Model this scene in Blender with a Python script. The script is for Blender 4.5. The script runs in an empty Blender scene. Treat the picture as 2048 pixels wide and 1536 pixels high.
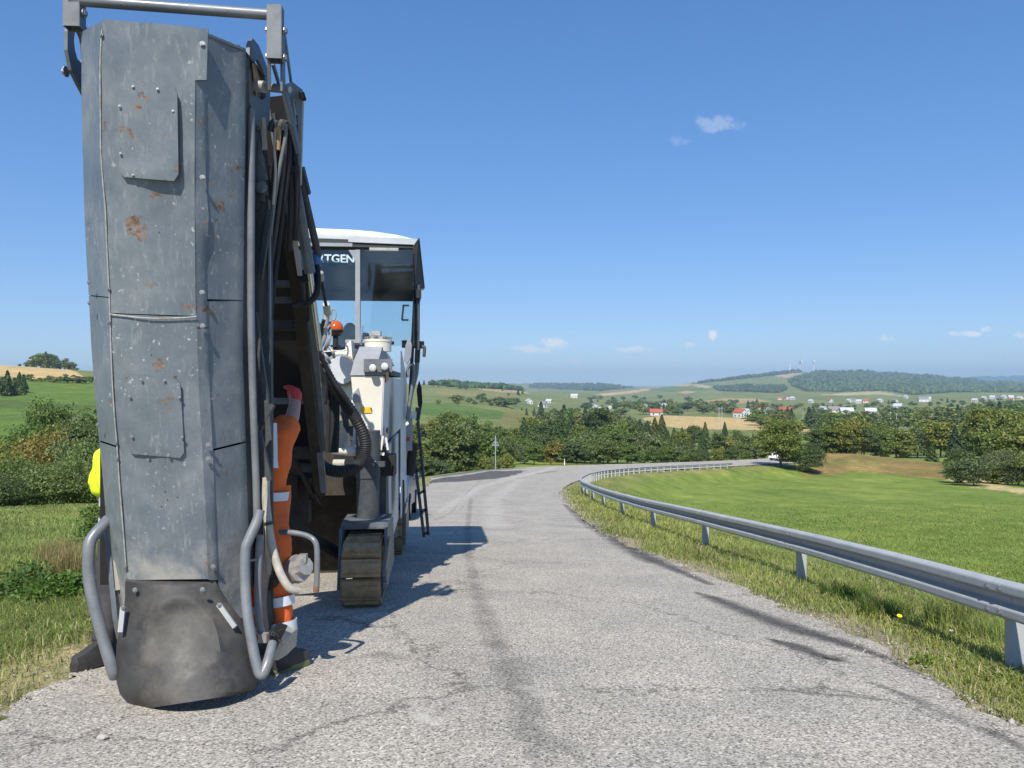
import bpy, math, random
import numpy as np
from mathutils import Vector, Matrix
random.seed(7)
RNG = np.random.default_rng(7)
scene = bpy.context.scene
COL = scene.collection
R = math.radians
# ------------------------------------------------------------------ camera
FPX, CX, CY, CAMH = 1538.0, 1024.0, 768.0, 1.40
cam_d = bpy.data.cameras.new('camera'); cam = bpy.data.objects.new('camera', cam_d); COL.objects.link(cam)
cam_d.sensor_width = 36.0; cam_d.lens = FPX / 2048.0 * 36.0
cam_d.clip_start = 0.05; cam_d.clip_end = 60000
cam.location = (0, 0, CAMH); cam.rotation_euler = (R(90), 0, 0)
scene.camera = cam
# ------------------------------------------------------------------ sky + sun
SUN_AZ, SUN_EL = R(10.5), R(48.5)            # light travels towards +Y, a little to +X
to_sun = Vector((-math.sin(SUN_AZ) * math.cos(SUN_EL), -math.cos(SUN_AZ) * math.cos(SUN_EL), math.sin(SUN_EL)))
world = bpy.data.worlds.new('World'); scene.world = world; world.use_nodes = True
wt = world.node_tree; wn = wt.nodes; wl = wt.links
for n in list(wn): wn.remove(n)
def WN(t, **k):
    n = wn.new(t)
    for a, b in k.items(): setattr(n, a, b)
    return n
def wmath(op, a, b=None, clamp=False):
    n = WN('ShaderNodeMath', operation=op, use_clamp=clamp)
    for i, v in enumerate((a, b)):
        if v is None: continue
        if isinstance(v, (int, float)): n.inputs[i].default_value = v
        else: wl.new(v, n.inputs[i])
    return n.outputs[0]
sky = WN('ShaderNodeTexSky'); sky.sky_type = 'NISHITA'; sky.sun_disc = False
sky.sun_elevation = SUN_EL; sky.sun_rotation = math.atan2(to_sun.x, to_sun.y)
sky.altitude = 300; sky.air_density = 1.0; sky.dust_density = 0.12; sky.ozone_density = 2.4
tc = WN('ShaderNodeTexCoord'); sx = WN('ShaderNodeSeparateXYZ'); wl.new(tc.outputs['Generated'], sx.inputs[0])
yy = wmath('MAXIMUM', sx.outputs[1], 0.05)
pu = wmath('DIVIDE', sx.outputs[0], yy); pv = wmath('DIVIDE', sx.outputs[2], yy)
nz = WN('ShaderNodeTexNoise'); nz.inputs['Scale'].default_value = 60; nz.inputs['Detail'].default_value = 5; nz.inputs['Roughness'].default_value = .62
wl.new(tc.outputs['Generated'], nz.inputs['Vector'])
nzv = wmath('SUBTRACT', nz.outputs[0], 0.5)
total = None
# small fair-weather clouds: direction (as tangent), half width, half height, strength
for (px, py, hw, hh, st) in [(1440, 247, 46, 17, .24), (1357, 282, 22, 10, .13), (1105, 688, 30, 11, .8), (1062, 698, 60, 7, .6), (1270, 698, 34, 6, .6), (1422, 671, 10, 11, 1.0),
                             (1378, 690, 12, 6, .5), (1940, 667, 40, 6, .8), (1972, 661, 14, 8, 1.0), (1778, 677, 18, 7, .8), (2042, 669, 18, 7, .7), (1648, 687, 16, 5, .4), (1148, 726, 14, 8, .4)]:
    a = wmath('DIVIDE', wmath('SUBTRACT', pu, (px - CX) / FPX), hw / FPX * 1.25)
    b = wmath('DIVIDE', wmath('SUBTRACT', pv, (CY - py) / FPX), hh / FPX * 1.25)
    d = wmath('ADD', wmath('MULTIPLY', a, a), wmath('MULTIPLY', b, b))
    m = wmath('SUBTRACT', .8, d)
    m = wmath('ADD', m, wmath('MULTIPLY', nzv, 5.0))
    m = wmath('MULTIPLY', wmath('MULTIPLY', m, 1.1, True), wmath('MULTIPLY', wmath('SUBTRACT', 1.7, d, True), st))
    total = m if total is None else wmath('MAXIMUM', total, m)
total = wmath('MULTIPLY', total, wmath('GREATER_THAN', sx.outputs[1], 0.1))
hsv = WN('ShaderNodeHueSaturation'); hsv.inputs['Saturation'].default_value = 1.18; hsv.inputs['Hue'].default_value = .508
tint = WN('ShaderNodeMixRGB', blend_type='MULTIPLY'); tint.inputs[0].default_value = 1; tint.inputs[2].default_value = (.86, 1.07, 1.24, 1); wl.new(sky.outputs[0], tint.inputs[1]); wl.new(tint.outputs[0], hsv.inputs['Color'])
gam = WN('ShaderNodeGamma'); gam.inputs[1].default_value = .63; wl.new(hsv.outputs[0], gam.inputs[0])
tone = WN('ShaderNodeMixRGB', blend_type='MULTIPLY'); tone.inputs[0].default_value = 1; tone.inputs[2].default_value = (1.40, 1.54, 1.86, 1); wl.new(gam.outputs[0], tone.inputs[1])
mixc = WN('ShaderNodeMixRGB'); wl.new(total, mixc.inputs[0]); wl.new(tone.outputs[0], mixc.inputs[1]); mixc.inputs[2].default_value = (7.3, 7.5, 7.8, 1)
bg = WN('ShaderNodeBackground'); bg.inputs[1].default_value = 0.088; wl.new(mixc.outputs[0], bg.inputs[0])
wo = WN('ShaderNodeOutputWorld'); wl.new(bg.outputs[0], wo.inputs[0])
sun_d = bpy.data.lights.new('sun', 'SUN'); sun = bpy.data.objects.new('sun', sun_d); COL.objects.link(sun)
sun_d.energy = 4.6; sun_d.angle = R(0.53); sun_d.color = (1.0, 0.955, 0.88)
sun.rotation_euler = to_sun.to_track_quat('Z', 'Y').to_euler(); sun.location = (-10, -20, 30)
vs = scene.view_settings; vs.view_transform = 'Standard'; vs.look = 'None'; vs.gamma = 1; vs.exposure = 0.5; vs.use_curve_mapping = False
scene.cycles.max_bounces = 8; scene.cycles.volume_bounces = 1; scene.cycles.transparent_max_bounces = 16

# ------------------------------------------------------------------ materials
def newmat(name):
    m = bpy.data.materials.new(name); m.use_nodes = True
    nt = m.node_tree; b = nt.nodes['Principled BSDF']
    return m, nt, b
def nd(nt, t, **k):
    n = nt.nodes.new(t)
    for a, b in k.items():
        if a.startswith('i_'): n.inputs[a[2:].replace('_', ' ')].default_value = b
        else: setattr(n, a, b)
    return n
def noise(nt, scale, detail=4, rough=.6, vec=None, coord='Object'):
    n = nd(nt, 'ShaderNodeTexNoise'); n.inputs['Scale'].default_value = scale; n.inputs['Detail'].default_value = detail; n.inputs['Roughness'].default_value = rough
    if vec is None:
        t = nd(nt, 'ShaderNodeTexCoord'); vec = t.outputs[coord]
    nt.links.new(vec, n.inputs['Vector']); return n
def ramp(nt, fac, stops, interp='LINEAR'):
    r = nd(nt, 'ShaderNodeValToRGB'); cr = r.color_ramp; cr.interpolation = interp
    while len(cr.elements) < len(stops): cr.elements.new(.5)
    for e, (p, c) in zip(cr.elements, stops):
        e.position = p; e.color = c if len(c) == 4 else (*c, 1)
    nt.links.new(fac, r.inputs[0]); return r
def mix(nt, fac, a, b, mode='MIX'):
    m = nd(nt, 'ShaderNodeMixRGB'); m.blend_type = mode
    for i, v in ((0, fac), (1, a), (2, b)):
        if isinstance(v, (int, float)): m.inputs[i].default_value = v
        elif isinstance(v, tuple): m.inputs[i].default_value = v if len(v) == 4 else (*v, 1)
        else: nt.links.new(v, m.inputs[i])
    return m.outputs[0]
def bump(nt, h, strength=.3, dist=.02):
    b = nd(nt, 'ShaderNodeBump'); b.inputs['Strength'].default_value = strength; b.inputs['Distance'].default_value = dist
    nt.links.new(h, b.inputs['Height']); return b.outputs[0]
MAT = {}
def plain(name, col, rough=.55, metal=0, var=.25, scale=9, bmp=.0, spec=.5, dirt=None, dirtamt=.5):
    """painted / raw surface with worn, uneven colour"""
    m, nt, b = newmat(name)
    n = noise(nt, scale, 6, .65)
    c0 = tuple(c * (1 - var) for c in col); c1 = tuple(min(1, c * (1 + var)) for c in col)
    r = ramp(nt, n.outputs[0], [(.3, c0), (.7, c1)])
    out = r.outputs[0]
    if dirt:
        n2 = noise(nt, scale * .37, 7, .72)
        k = ramp(nt, n2.outputs[0], [(.48, (0, 0, 0)), (.66, (dirtamt,) * 3)])
        out = mix(nt, k.outputs[0], out, dirt)
    nt.links.new(out, b.inputs['Base Color'])
    rr = ramp(nt, n.outputs[0], [(.3, (max(0, rough - .12),) * 3), (.7, (min(1, rough + .15),) * 3)])
    nt.links.new(rr.outputs[0], b.inputs['Roughness'])
    b.inputs['Metallic'].default_value = metal; b.inputs['Specular IOR Level'].default_value = spec
    if bmp: nt.links.new(bump(nt, n.outputs[0], bmp, .01), b.inputs['Normal'])
    MAT[name] = m; return m

# ------------------------------------------------------------------ object helpers
ORG = {}
def setprops(o, label=None, cat=None, group=None, kind=None):
    if label: o['label'] = label
    if cat: o['category'] = cat
    if group: o['group'] = group
    if kind: o['kind'] = kind
    return o
def empty(name, loc, label, cat, group=None):
    o = bpy.data.objects.new(name, None); COL.objects.link(o); o.location = loc; o.empty_display_size = .2
    ORG[o.name] = Vector(loc); return setprops(o, label, cat, group)
def link_mesh(name, me, parent=None, mat=None, smooth=False):
    o = bpy.data.objects.new(name, me); COL.objects.link(o)
    if mat is not None and not me.materials: me.materials.append(MAT[mat] if isinstance(mat, str) else mat)
    if smooth: me.shade_smooth() if hasattr(me, 'shade_smooth') else me.polygons.foreach_set('use_smooth', [True] * len(me.polygons))
    if parent is not None:
        o.parent = parent; ORG[o.name] = ORG[parent.name]
    else: ORG[o.name] = Vector((0, 0, 0))
    return o
def np_mesh(name, V, F):
    """V (n,3), F (m,k) numpy -> mesh"""
    me = bpy.data.meshes.new(name); V = np.asarray(V, dtype=np.float32); F = np.asarray(F, dtype=np.int32)
    m, k = F.shape
    me.vertices.add(len(V)); me.vertices.foreach_set('co', V.ravel())
    me.loops.add(m * k); me.loops.foreach_set('vertex_index', F.ravel())
    me.polygons.add(m); me.polygons.foreach_set('loop_start', np.arange(0, m * k, k, dtype=np.int32))
    me.update(calc_edges=True); return me
def P(px, py, d):
    """photograph pixel at depth d (metres along the view) -> point"""
    return Vector(((px - CX) / FPX * d, d, CAMH + (CY - py) / FPX * d))
class MB:
    def __init__(s): s.v = []; s.f = []
    def add(s, vs, fs):
        o = len(s.v); s.v += [Vector(v) for v in vs]; s.f += [tuple(i + o for i in f) for f in fs]; return s
    def box(s, c, size, rot=None, taper=1.0):
        hx, hy, hz = (k / 2 for k in size); c = Vector(c); vs = []
        for z, t in ((-hz, 1), (hz, taper)):
            for x, y in ((-hx, -hy), (hx, -hy), (hx, hy), (-hx, hy)):
                v = Vector((x * t, y * t, z))
                if rot is not None: v = rot @ v
                vs.append(c + v)
        return s.add(vs, [(0, 3, 2, 1), (4, 5, 6, 7), (0, 1, 5, 4), (1, 2, 6, 5), (2, 3, 7, 6), (3, 0, 4, 7)])
    def bar(s, a, b, w, h=None, up=(0, 0, 1)):
        """box beam from a to b; w across, h along up"""
        a = Vector(a); b = Vector(b); h = h or w; t = (b - a).normalized(); u = Vector(up)
        if abs(t.dot(u)) > .97: u = Vector((0, 1, 0))
        sd = t.cross(u).normalized(); u = sd.cross(t).normalized(); vs = []
        for p in (a, b):
            for i, j in ((-1, -1), (1, -1), (1, 1), (-1, 1)): vs.append(p + sd * (w / 2 * i) + u * (h / 2 * j))
        return s.add(vs, [(0, 3, 2, 1), (4, 5, 6, 7), (0, 1, 5, 4), (1, 2, 6, 5), (2, 3, 7, 6), (3, 0, 4, 7)])
    def tube(s, pts, r, n=10, cap=True, curve=True):
        pts = [Vector(p) for p in pts]; rs = r if isinstance(r, (list, tuple)) else [r] * len(pts)
        if curve and len(pts) > 2:
            q = []; qr = []
            for i in range(len(pts) - 1):
                p0, p1, p2, p3 = pts[max(i - 1, 0)], pts[i], pts[i + 1], pts[min(i + 2, len(pts) - 1)]
                for k in range(5):
                    t = k / 5
                    q.append(.5 * ((2 * p1) + (p2 - p0) * t + (2 * p0 - 5 * p1 + 4 * p2 - p3) * t * t + (3 * p1 - p0 - 3 * p2 + p3) * t ** 3)); qr.append(rs[i] * (1 - t) + rs[i + 1] * t)
            q.append(pts[-1]); qr.append(rs[-1]); pts, rs = q, qr
        up = None; rings = []; vs = []; fs = []
        for i, p in enumerate(pts):
            t = (pts[min(i + 1, len(pts) - 1)] - pts[max(i - 1, 0)]).normalized()
            if up is None:
                up = t.orthogonal().normalized()
            up = (up - t * up.dot(t)).normalized(); sd = t.cross(up)
            rings.append(len(vs))
            for k in range(n):
                a = 2 * math.pi * k / n; vs.append(p + (up * math.cos(a) + sd * math.sin(a)) * rs[i])
        for i in range(len(pts) - 1):
            for k in range(n):
                a = i * n + k; b = i * n + (k + 1) % n; fs.append((a, b, b + n, a + n))
        if cap: fs.append(tuple(range(n - 1, -1, -1))); fs.append(tuple(range((len(pts) - 1) * n, len(pts) * n)))
        return s.add(vs, fs)
    def cyl(s, a, b, r, n=14, r2=None): return s.tube([a, b], [r, r if r2 is None else r2], n, True, False)
    def prism(s, poly, off):
        """closed polygon of 3-D points extruded by vector off"""
        n = len(poly); off = Vector(off); vs = [Vector(p) for p in poly] + [Vector(p) + off for p in poly]
        fs = [tuple(range(n)), tuple(range(2 * n - 1, n - 1, -1))] + [(i, i + n, (i + 1) % n + n, (i + 1) % n) for i in range(n)]
        return s.add(vs, fs)
    def sheet(s, rows, th=None, off=None):
        """rows: list of lists of points, optional thickness along off"""
        m = len(rows); n = len(rows[0]); vs = [Vector(p) for r_ in rows for p in r_]
        fs = [(i * n + j, i * n + j + 1, (i + 1) * n + j + 1, (i + 1) * n + j) for i in range(m - 1) for j in range(n - 1)]
        if off is not None:
            N = len(vs); o = Vector(off); vs += [v + o for v in vs[:N]]
            fs += [tuple(reversed([k + N for k in f])) for f in fs[:]]
            rim = [j for j in range(n)] + [i * n + n - 1 for i in range(1, m)] + [(m - 1) * n + j for j in range(n - 2, -1, -1)] + [i * n for i in range(m - 2, 0, -1)]
            for a, b in zip(rim, rim[1:] + rim[:1]): fs.append((a, a + N, b + N, b))
        return s.add(vs, fs)
    def sphere(s, c, r, nu=14, nv=8, sc=(1, 1, 1)):
        c = Vector(c); vs = []; fs = []
        for i in range(nv + 1):
            th = math.pi * i / nv
            for j in range(nu):
                ph = 2 * math.pi * j / nu; vs.append(c + Vector((r * sc[0] * math.sin(th) * math.cos(ph), r * sc[1] * math.sin(th) * math.sin(ph), r * sc[2] * math.cos(th))))
        for i in range(nv):
            for j in range(nu): fs.append((i * nu + j, (i + 1) * nu + j, (i + 1) * nu + (j + 1) % nu, i * nu + (j + 1) % nu))
        return s.add(vs, fs)
    def build(s, name, mat, parent=None, label=None, cat=None, group=None, kind=None, smooth=False, bevel=0, auto=True):
        org = ORG[parent.name] if parent is not None else Vector((0, 0, 0))
        me = bpy.data.meshes.new(name); me.from_pydata([tuple(v - org) for v in s.v], [], s.f); me.update()
        import bmesh
        bm = bmesh.new(); bm.from_mesh(me)
        bmesh.ops.recalc_face_normals(bm, faces=bm.faces)
        if bevel:
            es = [e for e in bm.edges if len(e.link_faces) == 2 and e.calc_face_angle(0) > .6]
            bmesh.ops.bevel(bm, geom=es, offset=bevel, segments=2, affect='EDGES', profile=.6, clamp_overlap=True)
        if smooth:
            for f in bm.faces: f.smooth = True
            for e in bm.edges:
                if len(e.link_faces) == 2 and e.calc_face_angle(0) > .75: e.smooth = False
        bm.to_mesh(me); bm.free()
        o = link_mesh(name, me, parent, mat)
        return setprops(o, label, cat, group, kind)
def copy_thing(o, loc=None, parent=None, **props):
    c = o.copy(); COL.objects.link(c)
    if parent is not None: c.parent = parent
    if loc is not None: c.location = loc
    for ch in o.children: copy_thing(ch, None, c)
    setprops(c, **props); return c
def smooth01(a, b, x):
    t = np.clip((np.asarray(x, dtype=float) - a) / (b - a), 0, 1); return t * t * (3 - 2 * t)

# ------------------------------------------------------------------ road edges (plan, metres)
ROAD = [((2.6, -7), (-2.8, -7)), ((2.65, 3), (-2.8, 3)), ((2.72, 6.2), (-2.95, 6)), ((2.45, 9), (-3.2, 9)), ((1.95, 13), (-3.45, 13)), ((1.75, 17), (-3.7, 17)), ((1.85, 25), (-4.0, 25)), ((2.2, 34), (-4.4, 36)),
        ((3.2, 45), (-5.2, 49)), ((4.8, 56), (-6.0, 61)), ((7.5, 68), (-3.0, 76)), ((11.5, 79), (3, 89)), ((17.5, 89), (11, 98)), ((24.5, 97.5), (20, 105.5)), ((33, 107), (29.5, 114)),
        ((42, 116.5), (38.5, 122.5)), ((49, 124), (45.5, 130))]
def catmull(pts, per):
    pts = np.array(pts, dtype=float); out = []
    for i in range(len(pts) - 1):
        p0, p1, p2, p3 = pts[max(i - 1, 0)], pts[i], pts[i + 1], pts[min(i + 2, len(pts) - 1)]
        for k in range(per):
            t = k / per; out.append(.5 * (2 * p1 + (p2 - p0) * t + (2 * p0 - 5 * p1 + 4 * p2 - p3) * t * t + (3 * p1 - p0 - 3 * p2 + p3) * t ** 3))
    out.append(pts[-1]); return np.array(out)
def S(y):
    """fall of the hillside below the camera's feet"""
    y = np.asarray(y, dtype=float)
    a = .1016 * np.minimum(y, 45); t = np.clip(y - 45, 0, 85); a = a + .1016 * t - (.1016 - .06) / 85 * t * t / 2
    return a + .06 * np.maximum(y - 130, 0)
PER = 40
RE = catmull([r for r, l in ROAD], PER); LE = catmull([l for r, l in ROAD], PER)
tt = np.linspace(0, len(ROAD) - 1, len(RE))
se = .38 * smooth01(7.5, 10.5, tt)
RZ = -S(RE[:, 1]); LZ = -S(LE[:, 1]) + se
def near_h(x, y):
    """ground height close to the road; returns height, signed distance right(+)/left(-) of the road, 0 on it"""
    x = np.asarray(x, float).ravel(); y = np.asarray(y, float).ravel(); n = len(x)
    H = np.empty(n); D = np.empty(n)
    for a in range(0, n, 20000):
        xs = x[a:a + 20000]; ys = y[a:a + 20000]
        dr = (xs[:, None] - RE[None, ::4, 0]) ** 2 + (ys[:, None] - RE[None, ::4, 1]) ** 2
        dl = (xs[:, None] - LE[None, ::4, 0]) ** 2 + (ys[:, None] - LE[None, ::4, 1]) ** 2
        ir = dr.argmin(1) * 4; il = dl.argmin(1) * 4
        # side tests by tangents
        tr = RE[np.minimum(ir + 2, len(RE) - 1)] - RE[np.maximum(ir - 2, 0)]; tl = LE[np.minimum(il + 2, len(LE) - 1)] - LE[np.maximum(il - 2, 0)]
        nr = np.stack([tr[:, 1], -tr[:, 0]], 1); nr /= np.linalg.norm(nr, axis=1)[:, None]
        nl = np.stack([-tl[:, 1], tl[:, 0]], 1); nl /= np.linalg.norm(nl, axis=1)[:, None]
        sr = (xs - RE[ir, 0]) * nr[:, 0] + (ys - RE[ir, 1]) * nr[:, 1]
        sl = (xs - LE[il, 0]) * nl[:, 0] + (ys - LE[il, 1]) * nl[:, 1]
        right = (sr > 0) & (sr >= sl); left = (sl > 0) & ~right
        dist = np.where(right, np.sqrt(dr.min(1)), np.where(left, np.sqrt(dl.min(1)), 0))
        base = -S(ys)
        k = smooth01(0, 6, dist)
        zr = RZ[ir] * (1 - k) + base * k - .03 - .06 * smooth01(.2, 1.5, dist) - 1.25 * smooth01(1.6, 7.5, dist)
        zl = LZ[il] * (1 - k) + base * k - .02 - .22 * smooth01(.4, 2.6, dist) - 1.2 * smooth01(4, 14, dist) * smooth01(26, 50, ys)
        w = np.clip(-sr / np.maximum(-sr - sl, .01), 0, 1)
        zi = RZ[ir] * (1 - w) + LZ[il] * w - .12
        H[a:a + 20000] = np.where(right, zr, np.where(left, zl, zi)); D[a:a + 20000] = np.where(right, dist, np.where(left, -dist, 0))
    return H, D
# ------------------------------------------------------------------ far land: sight-line profiles (column px: [(distance, py)...])
PROF = {
 -500: [(24, 1010), (40, 1040), (60, 1010), (110, 900), (170, 850), (300, 780), (420, 738), (650, 715), (900, 745), (3000, 780), (12000, 775)],
 0:   [(24, 1010), (40, 1035), (60, 1005), (110, 905), (160, 860), (250, 808), (330, 775), (400, 761), (650, 729), (900, 750), (3000, 780), (12000, 775)],
 200: [(28, 998), (42, 1025), (60, 1000), (110, 905), (160, 862), (250, 815), (330, 785), (400, 766), (650, 741), (900, 760), (3000, 780), (12000, 775)],
 600: [(60, 985), (100, 950), (160, 900), (250, 850), (400, 815), (700, 785), (1000, 768), (1300, 752), (1700, 775), (4000, 785), (12000, 775)],
 850: [(90, 950), (130, 935), (200, 897), (300, 850), (400, 835), (600, 815), (900, 795), (1300, 776), (1550, 767), (2000, 785), (4000, 788), (12000, 775)],
 1000: [(105, 938), (150, 926), (200, 900), (300, 858), (420, 835), (700, 812), (1000, 797), (1400, 781), (1700, 774), (2300, 788), (4500, 782), (6500, 769), (12000, 775)],
 1100: [(110, 934), (150, 928), (200, 905), (350, 866), (600, 838), (1000, 814), (1500, 800), (2500, 788), (4500, 782), (6500, 768), (12000, 774)],
 1200: [(115, 928), (150, 928), (200, 908), (350, 872), (600, 842), (1000, 820), (1500, 806), (2500, 793), (3600, 784), (6500, 770), (12000, 775)],
 1300: [(120, 924), (150, 928), (200, 910), (350, 880), (480, 856), (700, 833), (1000, 821), (1500, 808), (2500, 793), (3700, 777), (5000, 785), (12000, 775)],
 1400: [(125, 918), (150, 928), (200, 912), (350, 880), (460, 858), (700, 833), (1000, 821), (1500, 808), (2500, 790), (4200, 765), (5500, 785), (12000, 775)],
 1500: [(130, 912), (160, 925), (210, 912), (350, 880), (460, 856), (700, 836), (1000, 822), (1500, 806), (2500, 786), (4700, 753), (6500, 785), (12000, 775)],
 1600: [(110, 932), (135, 905), (150, 912), (250, 905), (350, 882), (460, 860), (700, 838), (1000, 823), (1500, 806), (2500, 786), (5000, 741), (7000, 780), (12000, 775)],
 1700: [(100, 950), (130, 908), (140, 906), (160, 920), (250, 898), (350, 878), (460, 860), (700, 838), (1000, 820), (1500, 804), (2500, 786), (5000, 743), (7000, 780), (12000, 775)],
 1800: [(95, 958), (130, 918), (145, 916), (170, 925), (250, 898), (350, 878), (460, 860), (700, 838), (1000, 818), (1500, 802), (2500, 786), (5000, 746), (7000, 780), (12000, 772)],
 1900: [(85, 968), (120, 930), (150, 915), (180, 915), (250, 900), (350, 876), (500, 850), (700, 832), (1000, 814), (1500, 800), (2500, 786), (5000, 757), (7000, 775), (12000, 757)],
 2050: [(75, 980), (110, 955), (150, 930), (200, 905), (300, 880), (420, 855), (700, 828), (1000, 812), (1500, 800), (2500, 786), (5000, 768), (7000, 775), (12000, 753)],
 2600: [(70, 985), (110, 955), (150, 925), (200, 900), (300, 870), (420, 850), (700, 825), (1000, 812), (1500, 800), (2500, 788), (5000, 770), (7000, 775), (12000, 750)]}
LY = np.linspace(math.log(20), math.log(14000), 420)
PC = np.array(sorted(PROF)); TAB = []
for c in PC:
    ys, ps = zip(*PROF[c]); TAB.append(np.interp(LY, np.log(ys), ps))
TAB = np.array(TAB)
for _ in range(5): TAB[:, 1:-1] = (TAB[:, :-2] + 2 * TAB[:, 1:-1] + TAB[:, 2:]) / 4
def far_py(px, y):
    px = np.clip(px, PC[0], PC[-1] - .01); ly = np.clip((np.log(np.maximum(y, 20)) - LY[0]) / (LY[1] - LY[0]), 0, len(LY) - 1.001)
    i = np.searchsorted(PC, px, side='right') - 1; i = np.clip(i, 0, len(PC) - 2)
    t = (px - PC[i]) / (PC[i + 1] - PC[i]); t = t * t * (3 - 2 * t) * .5 + t * .5
    j = ly.astype(int); u = ly - j
    a = TAB[i, j] * (1 - u) + TAB[i, j + 1] * u; b = TAB[i + 1, j] * (1 - u) + TAB[i + 1, j + 1] * u
    return a * (1 - t) + b * t
def ground(x, y, want=False):
    x = np.asarray(x, float).ravel(); y = np.asarray(y, float).ravel()
    px = CX + FPX * x / np.maximum(y, 1.0)
    yf = np.maximum(y, 20); hf = CAMH + (CY - far_py(px, yf)) / FPX * yf
    # gentle relief of the far land
    hf = hf + .0016 * yf * (np.sin(x / 37 + 1.3) * np.sin(y / 53) + .6 * np.sin(x / 91 - y / 140)) * smooth01(300, 900, yf)
    y0 = np.interp(px, [-500, 0, 200, 600, 850, 1000, 1500, 1560, 1700, 1900, 2050, 2600], [24, 24, 28, 55, 86, 102, 130, 112, 96, 82, 70, 64])
    w = smooth01(0, 1, (y - y0) / (y0 * .28))
    H = hf.copy(); D = np.full(len(x), 99.0); nrm = w < 1
    if nrm.any():
        h, d = near_h(x[nrm], y[nrm]); D[nrm] = d
        ww = w[nrm] * smooth01(1.2, 5, np.abs(d))
        H[nrm] = h * (1 - ww) + hf[nrm] * ww
    return (H, D, px) if want else H
def gz(x, y): return float(ground([x], [y])[0])
_hy = np.exp(np.linspace(math.log(20), math.log(13000), 1500))
def hit(px, py, ymin=20):
    """first ground point met by the sight line through a pixel"""
    x = (px - CX) / FPX * _hy; h = ground(x, _hy); pp = CY - (h - CAMH) / _hy * FPX
    ok = np.where((pp <= py) & (_hy > ymin))[0]
    i = ok[0] if len(ok) else len(_hy) - 1
    return Vector((x[i], _hy[i], h[i]))
# ================================================================== GROUND
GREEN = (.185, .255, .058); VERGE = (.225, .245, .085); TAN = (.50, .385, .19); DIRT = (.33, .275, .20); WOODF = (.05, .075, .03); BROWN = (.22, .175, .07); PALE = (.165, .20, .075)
NU, NV, YO = 640, 760, 8.0
uu = np.tan(np.linspace(-math.atan(1.0), math.atan(1.0), NU)); vv = np.exp(np.linspace(math.log(2.0), math.log(13000), NV))
gx = (uu[None, :] * vv[:, None]).ravel(); gy = np.repeat(vv - YO, NU)
GH, GD, GPX = ground(gx, gy, True)
GPY = CY - (GH - CAMH) / np.maximum(gy, 1) * FPX
me = np_mesh('ground', np.stack([gx, gy, GH], 1), (np.arange(NV - 1)[:, None] * NU + np.arange(NU - 1)[None, :]).ravel()[:, None] + np.array([0, 1, NU + 1, NU])[None, :])
col = np.empty((len(gx), 3))
far = smooth01(60, 140, gy)
col[:] = np.array(GREEN)
left = (GD < 0)
dd = np.abs(GD)
def blend(mask_w, c):
    global col
    w = np.clip(mask_w, 0, 1)[:, None]; col = col * (1 - w) + np.array(c) * w
blend((dd < 90) * left * .75, (.21, .255, .08))
blend((1 - smooth01(2.6, 4.2, dd + .5 * np.sin(gy * .6))) * (GD > 0), VERGE)
blend((1 - smooth01(3, 7, dd)) * left, VERGE)
blend((1 - smooth01(.12, .62, dd + .28 * np.sin(gy * 1.7) + .15 * np.sin(gy * 5.1))) * (GD > 0), (.35, .30, .225))
blend((1 - smooth01(.3, 1.0, dd + .2 * np.sin(gy * 2.1))) * left * .8, (.36, .32, .19))
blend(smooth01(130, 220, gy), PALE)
def inpoly(px, py, poly):
    c = np.zeros(len(px), bool); n = len(poly); j = n - 1
    for i in range(n):
        xi, yi = poly[i]; xj, yj = poly[j]
        if yi != yj:
            c ^= ((yi > py) != (yj > py)) & (px < (xj - xi) * (py - yi) / (yj - yi) + xi)
        j = i
    return c
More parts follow.
